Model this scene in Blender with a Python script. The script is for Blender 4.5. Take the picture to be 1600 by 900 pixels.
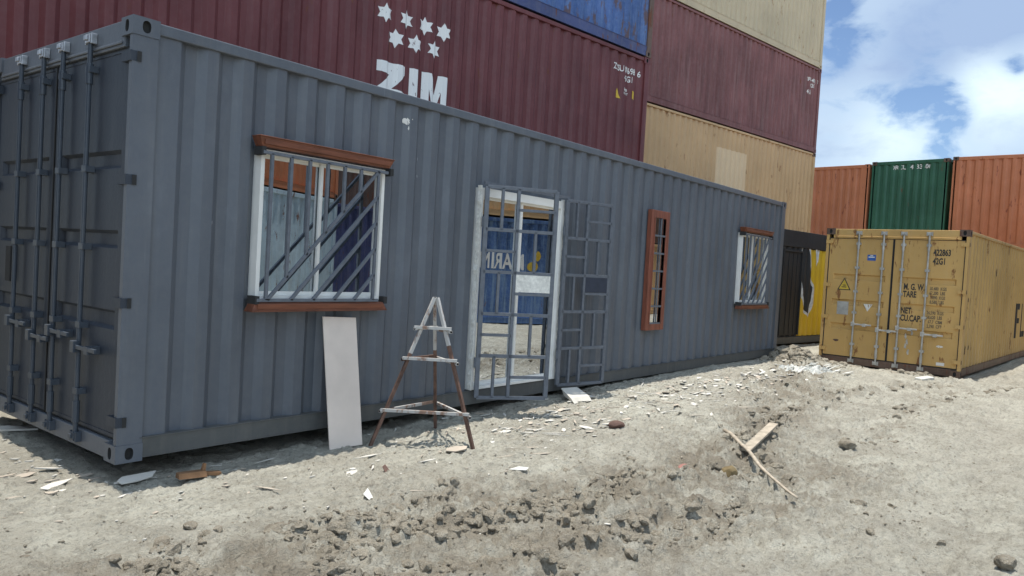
import bpy, bmesh, math, random
import numpy as np
from mathutils import Vector, Matrix

# ------------------------------------------------------------------ camera, world, sun, exposure
S = bpy.context.scene
for o in list(bpy.data.objects): bpy.data.objects.remove(o)
COL = S.collection
CP = (-2.3048, -5.0197, 1.4494)
def cam_axes(yaw, pitch, roll):
    cy, sy, cp, sp = math.cos(yaw), math.sin(yaw), math.cos(pitch), math.sin(pitch)
    f = np.array([sy*cp, cy*cp, sp]); r = np.array([cy, -sy, 0.]); u = np.cross(r, f)
    cr, sr = math.cos(roll), math.sin(roll)
    return cr*r + sr*u, -sr*r + cr*u, f
r_, u_, f_ = cam_axes(.9008, -.0314, .0579)
cd = bpy.data.cameras.new('camera'); cam = bpy.data.objects.new('camera', cd); COL.objects.link(cam)
cam.matrix_world = Matrix(((r_[0], u_[0], -f_[0], CP[0]), (r_[1], u_[1], -f_[1], CP[1]), (r_[2], u_[2], -f_[2], CP[2]), (0, 0, 0, 1)))
cd.sensor_width = 36; cd.lens = 36*1198/1600; cd.clip_start = .05; cd.clip_end = 2000
S.camera = cam

SUNV = Vector((.05, .30, 3.0)).normalized()       # towards the sun
el = math.asin(SUNV.z); az = math.atan2(SUNV.x, SUNV.y)
W = bpy.data.worlds.new('World'); S.world = W; W.use_nodes = True
nt = W.node_tree; nt.nodes.clear()
def N(nt, t, **k):
    n = nt.nodes.new(t)
    for a, v in k.items():
        if a in n.inputs: n.inputs[a].default_value = v
        else: setattr(n, a, v)
    return n
def mathn(nt, op, a, b=None, clamp=False):
    n = nt.nodes.new('ShaderNodeMath'); n.operation = op; n.use_clamp = clamp
    for i, v in enumerate((a, b)):
        if v is None: continue
        if isinstance(v, (int, float)): n.inputs[i].default_value = v
        else: nt.links.new(v, n.inputs[i])
    return n.outputs[0]
def ramp(nt, src, stops):
    n = nt.nodes.new('ShaderNodeValToRGB'); e = n.color_ramp.elements
    while len(e) < len(stops): e.new(.5)
    for i, (p, c) in enumerate(stops):
        e[i].position = p; e[i].color = (c, c, c, 1) if isinstance(c, (int, float)) else (*c, 1)
    nt.links.new(src, n.inputs[0]); return n.outputs[0]
def mix(nt, fac, a, b, kind='MIX'):
    n = nt.nodes.new('ShaderNodeMix'); n.data_type = 'RGBA'; n.blend_type = kind; n.clamp_factor = True
    for s, v in ((n.inputs[0], fac), (n.inputs[6], a), (n.inputs[7], b)):
        if isinstance(v, (int, float)): s.default_value = v if s.type == 'VALUE' else (v, v, v, 1)
        elif isinstance(v, (tuple, list)): s.default_value = (*v, 1)
        else: nt.links.new(v, s)
    return n.outputs[2]
sky = N(nt, 'ShaderNodeTexSky', sky_type='NISHITA', sun_disc=False, sun_elevation=el, sun_rotation=az, altitude=1500, air_density=1.0, dust_density=1.2, ozone_density=2.0)
geo = N(nt, 'ShaderNodeTexCoord')
mp = N(nt, 'ShaderNodeMapping'); nt.links.new(geo.outputs['Generated'], mp.inputs[0]); mp.inputs['Scale'].default_value = (1, 1, 1.9); mp.inputs['Location'].default_value = (3.1, .4, 1.7)
n1 = N(nt, 'ShaderNodeTexNoise', Scale=2.7, Detail=10, Roughness=.52, Distortion=.1); nt.links.new(mp.outputs[0], n1.inputs[0])
n2 = N(nt, 'ShaderNodeTexNoise', Scale=2.2, Detail=5, Roughness=.5); nt.links.new(mp.outputs[0], n2.inputs[0])
n3 = N(nt, 'ShaderNodeTexNoise', Scale=11, Detail=9, Roughness=.58, Distortion=.25); nt.links.new(mp.outputs[0], n3.inputs[0])
def patch(d, n):        # soft round patch of sky around a compass direction
    v = nt.nodes.new('ShaderNodeVectorMath'); v.operation = 'DOT_PRODUCT'; nt.links.new(geo.outputs['Generated'], v.inputs[0]); v.inputs[1].default_value = Vector(d).normalized()
    return mathn(nt, 'POWER', mathn(nt, 'MAXIMUM', v.outputs['Value'], 0), n)
dens = mathn(nt, 'ADD', mathn(nt, 'MULTIPLY', n3.outputs[0], .85), mathn(nt, 'MULTIPLY', n1.outputs[0], .30))
for d, n, k in (((0.9572, 0.1922, 0.2163), 1000, -.24), ((0.9298, 0.2675, 0.2528), 6000, -.13), ((0.9652, 0.1019, 0.2407), 4000, -.20), ((0.9702, 0.1513, 0.1892), 4500, -.16), ((0.9107, 0.2706, 0.3122), 9000, -.12), ((0.9607, 0.2134, 0.1773), 900, .12), ((0.9671, 0.1201, 0.2241), 1100, .14), ((0.9447, 0.1661, 0.2827), 160, .14)): dens = mathn(nt, 'ADD', dens, mathn(nt, 'MULTIPLY', patch(d, n), k))
cover = ramp(nt, dens, [(.48, 0), (.60, .75), (.70, 1)])
shd = mathn(nt, 'ADD', mathn(nt, 'MULTIPLY', n2.outputs[0], .5), mathn(nt, 'MULTIPLY', n3.outputs[0], .45))
for d, n, k in (((0.9447, 0.1661, 0.2827), 420, .22), ((0.9528, 0.1027, 0.2857), 900, .2), ((0.9607, 0.2134, 0.1773), 600, -.14), ((0.9671, 0.1201, 0.2241), 600, -.16)): shd = mathn(nt, 'ADD', shd, mathn(nt, 'MULTIPLY', patch(d, n), k))
shade = ramp(nt, shd, [(.36, 0), (.66, 1)])
cloudc = mix(nt, shade, (14.6, 17.4, 18.8), (6.3, 8.5, 12.4))
dt = nt.nodes.new('ShaderNodeVectorMath'); dt.operation = 'DOT_PRODUCT'; nt.links.new(geo.outputs['Generated'], dt.inputs[0]); dt.inputs[1].default_value = Vector((-.78, -.56, .28)).normalized()
boost = mathn(nt, 'ADD', mathn(nt, 'MULTIPLY', mathn(nt, 'POWER', mathn(nt, 'MAXIMUM', dt.outputs['Value'], 0), 3.0), 2.0), .80)
bc = nt.nodes.new('ShaderNodeVectorMath'); bc.operation = 'SCALE'; nt.links.new(cloudc, bc.inputs[0]); nt.links.new(boost, bc.inputs['Scale']); cloudc = bc.outputs[0]
skyb = mix(nt, 1.0, sky.outputs[0], (1.65, 1.72, 1.8), 'MULTIPLY')
skyc = mix(nt, cover, skyb, cloudc)
bg = N(nt, 'ShaderNodeBackground', Strength=.072); nt.links.new(skyc, bg.inputs[0])
wo = N(nt, 'ShaderNodeOutputWorld'); nt.links.new(bg.outputs[0], wo.inputs[0])
sd = bpy.data.lights.new('sun', 'SUN'); sd.energy = 5.0; sd.angle = math.radians(.55); sd.color = (1, .955, .88)
sun = bpy.data.objects.new('sun', sd); COL.objects.link(sun); sun.rotation_euler = (-SUNV).to_track_quat('-Z', 'Y').to_euler(); sun.location = (0, 0, 30)
S.view_settings.view_transform = 'Standard'; S.view_settings.look = 'None'; S.view_settings.gamma = 1
S.view_settings.exposure = .17; S.view_settings.use_curve_mapping = False
S.render.engine = 'CYCLES'; S.render.resolution_x = 1024; S.render.resolution_y = 576

# ------------------------------------------------------------------ materials
def newmat(name):
    m = bpy.data.materials.new(name); m.use_nodes = True; nt = m.node_tree; nt.nodes.clear()
    out = nt.nodes.new('ShaderNodeOutputMaterial'); b = nt.nodes.new('ShaderNodeBsdfPrincipled'); nt.links.new(b.outputs[0], out.inputs[0])
    return m, nt, b
def coords(nt, scale=(1, 1, 1), loc=(0, 0, 0)):
    t = nt.nodes.new('ShaderNodeTexCoord'); m = nt.nodes.new('ShaderNodeMapping'); nt.links.new(t.outputs['Object'], m.inputs[0])
    m.inputs['Scale'].default_value = scale; m.inputs['Location'].default_value = loc; return m.outputs[0]
def noise(nt, vec, scale, detail=4, rough=.55):
    n = nt.nodes.new('ShaderNodeTexNoise'); n.inputs['Scale'].default_value = scale; n.inputs['Detail'].default_value = detail; n.inputs['Roughness'].default_value = rough
    nt.links.new(vec, n.inputs[0]); return n.outputs[0]
def bump(nt, h, b, strength=.3, dist=.01):
    n = nt.nodes.new('ShaderNodeBump'); n.inputs['Strength'].default_value = strength; n.inputs['Distance'].default_value = dist
    nt.links.new(h, n.inputs['Height']); nt.links.new(n.outputs[0], b.inputs['Normal'])
def paint(name, c, rust=.0, dust=.25, fade=.2, rough=.5, seed=0., rustc=(.09, .035, .018), dustc=(.30, .27, .22), stain=0., scuff=0.):
    m, nt, b = newmat(name); L = (seed*3.7, seed*1.9, seed*2.3)
    v = coords(nt, loc=L); vs = coords(nt, (5, 5, .35), L)
    n_big = noise(nt, v, .9, 5); n_f = noise(nt, v, 14, 6, .65); n_st = noise(nt, vs, 2.2, 6, .6)
    dark = tuple(x*(1-fade*1.1) for x in c); lite = tuple(min(1, x*(1+fade)+.012*fade*4) for x in c)
    col = mix(nt, ramp(nt, n_big, [(.3, 0), (.7, 1)]), dark, lite)
    col = mix(nt, mathn(nt, 'MULTIPLY', ramp(nt, n_st, [(.5, 0), (.75, 1)]), dust), col, dustc)
    col = mix(nt, mathn(nt, 'MULTIPLY', ramp(nt, n_f, [(.42, 0), (.7, 1)]), dust*.5), col, dustc)
    if stain: col = mix(nt, mathn(nt, 'MULTIPLY', ramp(nt, noise(nt, coords(nt, (3, 3, .5), (L[1], L[0], 4)), 1.3, 6), [(.52, 0), (.66, 1)]), stain), col, tuple(x*.35 for x in c))
    if scuff:
        sc = mathn(nt, 'MULTIPLY', ramp(nt, noise(nt, coords(nt, (2, 2, .9), (L[2], 1, L[0])), 1.7, 8, .68), [(.56, 0), (.66, 1)]), scuff*.5)
        sv = mathn(nt, 'MULTIPLY', ramp(nt, noise(nt, coords(nt, (16, 16, .7), (L[2], 5, L[0])), 1.6, 5, .6), [(.66, 0), (.72, 1)]), scuff)
        col = mix(nt, mathn(nt, 'MAXIMUM', sc, sv), col, tuple(min(1, x*1.9+.05) for x in c))
    if rust:
        rr = mathn(nt, 'MULTIPLY', ramp(nt, noise(nt, coords(nt, (2.4, 2.4, .8), L), 2.6, 9, .7), [(.66-rust*.22, 0), (.70-rust*.2, 1)]), .9)
        col = mix(nt, rr, col, mix(nt, n_f, rustc, tuple(x*2.2 for x in rustc)))
        nt.links.new(mathn(nt, 'ADD', mathn(nt, 'MULTIPLY', rr, .4), rough), b.inputs['Roughness'])
    else:
        nt.links.new(mathn(nt, 'ADD', mathn(nt, 'MULTIPLY', n_big, .25), rough-.12), b.inputs['Roughness'])
    nt.links.new(col, b.inputs['Base Color']); b.inputs['Specular IOR Level'].default_value = .35
    bump(nt, mathn(nt, 'ADD', noise(nt, v, 30, 4), mathn(nt, 'MULTIPLY', noise(nt, v, 2.2, 3), 3.)), b, .35, .006)
    return m
def plain(name, c, rough=.7, metal=0, var=.15, scale=12, bumpd=.002, sx=(1, 1, 1), spec=.4):
    m, nt, b = newmat(name); v = coords(nt, sx); n = noise(nt, v, scale, 5)
    nt.links.new(mix(nt, ramp(nt, n, [(.3, 0), (.7, 1)]), tuple(x*(1-var) for x in c), tuple(min(1, x*(1+var)) for x in c)), b.inputs['Base Color'])
    b.inputs['Roughness'].default_value = rough; b.inputs['Metallic'].default_value = metal; b.inputs['Specular IOR Level'].default_value = spec
    if bumpd: bump(nt, noise(nt, v, scale*2.5, 4), b, .4, bumpd)
    return m
def worn_mark(name, c, gaps=.47):       # old paint with flaked holes: the holes are transparent
    m, nt, b = newmat(name); v = coords(nt, (1, 1, .45)); b.inputs['Base Color'].default_value = (*c, 1); b.inputs['Roughness'].default_value = .7
    n = noise(nt, v, 16, 8, .72)
    nt.links.new(ramp(nt, n, [(gaps-.12, 0), (gaps-.1, 1)]), b.inputs['Alpha'])
    return m
def glass(name):
    m, nt, b = newmat(name); out = [n for n in nt.nodes if n.type == 'OUTPUT_MATERIAL'][0]
    g = N(nt, 'ShaderNodeBsdfGlossy', Roughness=.004); g.inputs['Color'].default_value = (.66, .70, .74, 1)
    t = N(nt, 'ShaderNodeBsdfTransparent'); t.inputs['Color'].default_value = (.32, .38, .42, 1)
    bump_ = N(nt, 'ShaderNodeBump', Strength=.04, Distance=.01); nt.links.new(noise(nt, coords(nt), 2.4, 1), bump_.inputs['Height']); nt.links.new(bump_.outputs[0], g.inputs['Normal'])
    mx = N(nt, 'ShaderNodeMixShader', Fac=.80); nt.links.new(t.outputs[0], mx.inputs[1]); nt.links.new(g.outputs[0], mx.inputs[2]); nt.links.new(mx.outputs[0], out.inputs[0])
    return m
M = {}
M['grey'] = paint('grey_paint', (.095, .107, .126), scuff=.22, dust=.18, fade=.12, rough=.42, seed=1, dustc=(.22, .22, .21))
M['greydoor_shade'] = paint('grey_paint_with_shade', (.028, .036, .050), dust=.07, fade=.12, rough=.5, seed=2, dustc=(.20, .20, .19))  # grey paint darkened: the door end's shade is put into the colour
M['greyrail'] = paint('grey_rail_paint', (.085, .088, .086), dust=.28, fade=.12, rough=.6, seed=3, dustc=(.20, .185, .16))
M['maroon'] = paint('maroon_paint', (.112, .023, .024), scuff=.32, rust=.14, dust=.10, fade=.2, rough=.45, seed=4, dustc=(.30, .20, .20))
M['maroon2'] = paint('faded_red_paint', (.170, .062, .060), scuff=.3, rust=.12, dust=.25, fade=.18, rough=.6, seed=5, dustc=(.34, .26, .24), stain=.35)
M['blue'] = paint('blue_paint', (.036, .085, .235), rust=.6, dust=.32, fade=.3, seed=6, rustc=(.075, .05, .05), dustc=(.26, .38, .58))
M['blue2'] = paint('dull_blue_paint', (.05, .11, .27), rust=.12, dust=.6, fade=.3, seed=26, dustc=(.30, .42, .52))
M['bluerail'] = paint('navy_rail_paint', (.045, .06, .16), rust=.2, dust=.2, seed=7)
M['tan'] = paint('tan_paint', (.50, .325, .165), rust=.22, dust=.15, fade=.1, seed=8, rustc=(.16, .085, .04), dustc=(.58, .43, .27))
M['tan2'] = paint('pale_tan_paint', (.46, .38, .25), rust=.22, dust=.2, fade=.12, seed=9, rustc=(.16, .09, .05), dustc=(.56, .48, .34))
M['tanpatch'] = paint('fresh_tan_paint', (.66, .49, .30), dust=.08, fade=.05, seed=10)
M['yellow'] = paint('ochre_paint', (.50, .31, .105), scuff=.10, rust=.36, dust=.16, fade=.12, seed=11, rustc=(.12, .05, .02), dustc=(.46, .36, .22))
M['yellowside'] = paint('ochre_side_paint', (.50, .325, .12), scuff=.10, rust=.24, dust=.2, fade=.14, seed=12, rustc=(.10, .05, .02), dustc=(.46, .38, .24))
M['brown'] = paint('brown_frame_paint', (.11, .065, .045), rust=.5, dust=.2, seed=13)
M['orange'] = paint('orange_paint', (.42, .150, .068), scuff=.15, rust=.24, dust=.2, fade=.15, seed=14, rustc=(.10, .03, .02), dustc=(.40, .24, .17))
M['green'] = paint('green_paint', (.022, .095, .053), rust=.08, dust=.16, fade=.2, seed=15, dustc=(.12, .24, .19))
M['lightblue'] = paint('light_blue_paint', (.40, .52, .60), rust=.3, dust=.3, seed=16)
M['black'] = paint('black_paint', (.018, .019, .02), dust=.10, fade=.2, rough=.6, seed=17, dustc=(.12, .12, .12))
M['yellow_spray'] = paint('yellow_spray_paint', (.62, .40, .02), dust=.1, fade=.1, seed=18)
M['white_spray'] = plain('white_spray_paint', (.55, .56, .56), .8, var=.25)
M['darkgrey'] = plain('dark_rubber', (.02, .021, .022), .8)
M['hole'] = plain('unlit_steel', (.03, .03, .03), .9, bumpd=0)
M['galv'] = plain('galvanised_steel', (.42, .41, .38), .5, .35, .25, 9)
M['greyrod'] = paint('rod_paint', (.046, .058, .076), dust=.1, fade=.1, rough=.42, seed=19)
M['palesteel'] = plain('pale_steel', (.42, .43, .45), .38, .7, .3, 25)  # paler steel, used for the upper cam keepers
M['grille'] = plain('grille_paint', (.115, .128, .15), .5, 0, .15, 18)
M['white'] = plain('white_aluminium', (.78, .77, .73), .4, 0, .05, 5, 0)
M['foam'] = plain('white_sealant', (.66, .65, .60), .8, 0, .2, 30, .004)
M['wood'] = plain('varnished_wood', (.155, .054, .028), .5, 0, .3, 4, .001, (1, 6, 6))
M['wood_v'] = plain('varnished_upright_wood', (.20, .066, .040), .5, 0, .3, 4, .001, (6, 6, 1))
M['board'] = plain('pale_board', (.62, .54, .475), .85, 0, .12, 2.2, .0006)
M['rusty'] = plain('rusty_steel', (.12, .070, .052), .75, .1, .45, 14, .002)
M['barem'] = paint('scratched_tube', (.42, .41, .39), rust=.75, dust=.2, fade=.2, seed=33, rustc=(.13, .075, .05), dustc=(.5, .5, .48))
M['white_paint'] = worn_mark('flaked_white_paint', (.74, .73, .70), .47)
M['white_thin'] = worn_mark('worn_white_lettering', (.66, .64, .60), .50)
M['plate'] = plain('dark_lock_plate', (.030, .038, .058), .5)
M['scuff'] = worn_mark('pale_scuff', (.25, .26, .28), .52)
M['yellow_mark'] = plain('yellow_sticker', (.55, .38, .05), .7)
M['black_mark'] = worn_mark('worn_black_lettering', (.03, .028, .025), .42)
M['faint_mark'] = worn_mark('faded_black_lettering', (.13, .10, .06), .53)
M['stickwood'] = plain('pale_rough_wood', (.36, .305, .235), .85, 0, .3, 6, .004, (2, 2, 2))
M['orangewood'] = plain('orange_broken_wood', (.22, .12, .06), .8, 0, .3, 10, .003)
M['chip'] = plain('pale_board_flakes', (.56, .53, .47), .85, 0, .12, 3, .001)
M['chipb'] = plain('tan_board_flakes', (.42, .36, .29), .85, 0, .2, 3, .001)
M['redstone'] = plain('red_brown_stone', (.12, .07, .055), .9, 0, .3, 10, .006)
M['pinkst'] = plain('pink_brick', (.33, .16, .13), .9, 0, .2, 10, .004)
M['brownst'] = plain('olive_brown_stone', (.17, .125, .06), .85, 0, .3, 8, .006)
M['sheeting'] = plain('white_sheeting', (.56, .555, .51), .95, 0, .15, 9, .004)
M['bluesign'] = plain('blue_sign', (.03, .10, .33), .5)
M['interior'] = plain('interior_board', (.13, .10, .07), .8)
M['glass'] = glass('tinted_mirror_glass')

# dirt ground
def dirt_mat(name, lo, hi, damp):
    m, nt, b = newmat(name); v = coords(nt)
    big = noise(nt, v, .55, 6, .6); mid = noise(nt, v, 3.2, 8, .66); fine = noise(nt, v, 28, 8, .7); vf = noise(nt, v, 110, 4, .7)
    col = mix(nt, ramp(nt, big, [(.35, 0), (.65, 1)]), lo, hi)
    col = mix(nt, mathn(nt, 'MULTIPLY', ramp(nt, mid, [(.42, 0), (.66, 1)]), .55), col, damp)
    col = mix(nt, mathn(nt, 'MULTIPLY', ramp(nt, fine, [(.50, 0), (.64, 1)]), .6), col, tuple(x*.48 for x in lo))
    col = mix(nt, mathn(nt, 'MULTIPLY', ramp(nt, vf, [(.53, 0), (.66, 1)]), .5), col, (.66, .62, .54))
    stk = noise(nt, coords(nt, (1.6, 6, 2)), 2.6, 9, .72)
    col = mix(nt, mathn(nt, 'MULTIPLY', ramp(nt, stk, [(.48, 0), (.62, 1)]), .42), col, tuple(x*.8 for x in damp))
    spk = noise(nt, coords(nt, (1, 1.6, 1)), 44, 3, .6)
    col = mix(nt, ramp(nt, spk, [(.64, 0), (.70, .5)]), col, tuple(x*.5 for x in damp))
    at = nt.nodes.new('ShaderNodeAttribute'); at.attribute_name = 'churn'
    col = mix(nt, mathn(nt, 'MULTIPLY', at.outputs['Fac'], ramp(nt, mid, [(.40, .05), (.58, .85)])), col, (.30, .258, .198))
    nt.links.new(col, b.inputs['Base Color']); b.inputs['Roughness'].default_value = .95; b.inputs['Specular IOR Level'].default_value = .15
    h = mathn(nt, 'ADD', mathn(nt, 'MULTIPLY', fine, 1.5), mathn(nt, 'MULTIPLY', vf, .8))
    h = mathn(nt, 'ADD', h, mathn(nt, 'MULTIPLY', stk, .6)); bump(nt, h, b, 1.0, .030)
    return m
M['dirt'] = dirt_mat('dry_mud', (.48, .448, .372), (.63, .605, .505), (.37, .338, .275))
M['clod'] = dirt_mat('mud_clods', (.40, .35, .272), (.50, .445, .35), (.25, .21, .155))

# ------------------------------------------------------------------ mesh helpers
class MB:
    def __init__(s): s.v = []; s.f = []; s.m = []; s.mats = []
    def mi(s, m):
        m = M[m] if isinstance(m, str) else m
        if m not in s.mats: s.mats.append(m)
        return s.mats.index(m)
    def poly(s, pts, m=0):
        k = len(s.v); s.v += [tuple(p) for p in pts]; s.f.append(tuple(range(k, k+len(pts)))); s.m.append(m)
    def box(s, x0, x1, y0, y1, z0, z1, m=0):
        s.hexa([(x0, y0, z0), (x1, y0, z0), (x1, y1, z0), (x0, y1, z0)], [(x0, y0, z1), (x1, y0, z1), (x1, y1, z1), (x0, y1, z1)], m)
    def hexa(s, a, b, m=0):
        k = len(s.v); n = len(a); s.v += [tuple(p) for p in a] + [tuple(p) for p in b]
        s.f.append(tuple(range(k+n-1, k-1, -1))); s.f.append(tuple(range(k+n, k+2*n)))
        for i in range(n):
            j = (i+1) % n; s.f.append((k+i, k+j, k+n+j, k+n+i))
        s.m += [m]*(n+2)
    def bar(s, p, q, w, h, up=(0, 0, 1), m=0):
        p, q = Vector(p), Vector(q); d = (q-p).normalized(); u = Vector(up); a = d.cross(u)
        if a.length < 1e-4: a = d.cross(Vector((1, 0, 0)))
        a.normalize(); b = a.cross(d).normalized(); a *= w/2; b *= h/2
        r = lambda c: [c-a-b, c+a-b, c+a+b, c-a+b]
        s.hexa(r(p), r(q), m)
    def tube(s, p, q, r, n=10, m=0, r2=None):
        p, q = Vector(p), Vector(q); d = (q-p).normalized(); a = d.orthogonal().normalized(); b = d.cross(a); r2 = r if r2 is None else r2
        A = [p+(a*math.cos(t)+b*math.sin(t))*r for t in [i*2*math.pi/n for i in range(n)]]
        B = [q+(a*math.cos(t)+b*math.sin(t))*r2 for t in [i*2*math.pi/n for i in range(n)]]
        s.hexa(A, B, m)
    def sqtube(s, p, q, w, up=(0, 0, 1), wall=.003, m=0, mh=0):
        p, q = Vector(p), Vector(q); d = (q-p).normalized(); a = d.cross(Vector(up))
        if a.length < 1e-4: a = d.cross(Vector((1, 0, 0)))
        a.normalize(); b = a.cross(d).normalized()
        r = lambda c, h: [c-a*h-b*h, c+a*h-b*h, c+a*h+b*h, c-a*h+b*h]
        P, Q = r(p, w/2), r(q, w/2); Pi, Qi = r(p, w/2-wall), r(q, w/2-wall); Pe = r(p+d*.05, w/2-wall); Qe = r(q-d*.05, w/2-wall)
        for i in range(4):
            j = (i+1) % 4
            s.poly([P[i], P[j], Q[j], Q[i]], m); s.poly([P[j], P[i], Pi[i], Pi[j]], m); s.poly([Q[i], Q[j], Qi[j], Qi[i]], m)
            s.poly([Pi[j], Pi[i], Pe[i], Pe[j]], mh); s.poly([Qi[i], Qi[j], Qe[j], Qe[i]], mh)
        s.poly(Pe, mh); s.poly(Qe[::-1], mh)
    def build(s, name, mat, parent=None, smooth=False, bevel=0, merge=False):
        me = bpy.data.meshes.new(name); me.from_pydata(s.v, [], s.f)
        mats = s.mats or [M[mat] if isinstance(mat, str) else mat]
        for m in mats: me.materials.append(m)
        me.polygons.foreach_set('material_index', s.m)
        if merge or smooth:
            bm = bmesh.new(); bm.from_mesh(me); bmesh.ops.remove_doubles(bm, verts=bm.verts, dist=1e-5); bm.to_mesh(me); bm.free()
        if smooth: me.polygons.foreach_set('use_smooth', [True]*len(me.polygons))
        me.update(); o = bpy.data.objects.new(name, me); COL.objects.link(o)
        if parent: o.parent = parent
        if smooth: wn = o.modifiers.new('normals', 'WEIGHTED_NORMAL'); wn.weight = 80
        if bevel:
            b = o.modifiers.new('bevel', 'BEVEL'); b.width = bevel; b.segments = 2; b.limit_method = 'ANGLE'; b.angle_limit = .7
        return o
def tag(o, label=None, cat=None, group=None, kind=None):
    for k, v in (('label', label), ('category', cat), ('group', group), ('kind', kind)):
        if v: o[k] = v
    return o
def empty(name, loc=(0, 0, 0), rz=0, label=None, cat=None, group=None):
    o = bpy.data.objects.new(name, None); COL.objects.link(o); o.location = loc; o.rotation_euler = (0, 0, rz); o.empty_display_size = .1
    return tag(o, label, cat, group)

# value noise (numpy)
def vnoise(x, y, seed=0):
    xi = np.floor(x).astype(np.int64); yi = np.floor(y).astype(np.int64); fx = x-xi; fy = y-yi
    def h(a, b):
        n = (a*374761393 + b*668265263 + seed*974711) & 0xffffffff
        n = ((n ^ (n >> 13))*1274126177) & 0xffffffff; n = (n ^ (n >> 16)) & 0xffff
        return n/65535.
    sx = fx*fx*(3-2*fx); sy = fy*fy*(3-2*fy)
    a = h(xi, yi)*(1-sx)+h(xi+1, yi)*sx; b = h(xi, yi+1)*(1-sx)+h(xi+1, yi+1)*sx
    return a*(1-sy)+b*sy
def fbm(x, y, oct=4, seed=0, gain=.5):
    s = 0; a = 1; t = 0
    for i in range(oct):
        s = s+a*vnoise(x*2**i+i*7.3, y*2**i-i*3.1, seed+i); t += a; a *= gain
    return s/t
def sstep(a, b, x): t = np.clip((x-a)/(b-a), 0, 1); return t*t*(3-2*t)

# ------------------------------------------------------------------ ground
BAND = np.array([(-3.5, -1.0), (-.9, -1.45), (0, -1.75), (.7, -1.85), (1.35, -1.9), (2.1, -2.2), (2.85, -2.35), (3.65, -2.65), (5.2, -2.3), (6.7, -1.95), (9, -1.5), (12, -.7), (13, -.6)])
RUT = np.array([(-3, -3.3), (1.5, -3.15), (3.2, -3.0), (5.2, -2.95), (8, -2.75), (11, -2.95), (14, -3.9), (40, -6.5)])
SIDE = [np.array([(3.9, -2.55), (5.5, -2.25), (7.5, -2.15), (9.5, -2.3), (11.6, -2.9)]), np.array([(-2.2, -1.75), (-.6, -2.2), (.8, -2.55), (2.2, -3.0), (3.6, -3.35)]), np.array([(5.6, -3.25), (8, -3.05), (10.5, -3.15), (13.5, -4.0)])]
def dist_line(x, y, P):
    d = np.full(np.shape(x), 1e9)
    for (ax, ay), (bx, by) in zip(P[:-1], P[1:]):
        dx, dy = bx-ax, by-ay; t = np.clip(((x-ax)*dx+(y-ay)*dy)/(dx*dx+dy*dy), 0, 1)
        d = np.minimum(d, np.hypot(x-ax-t*dx, y-ay-t*dy))
    return d
def ridged(n): return 1-np.abs(2*n-1)
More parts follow.
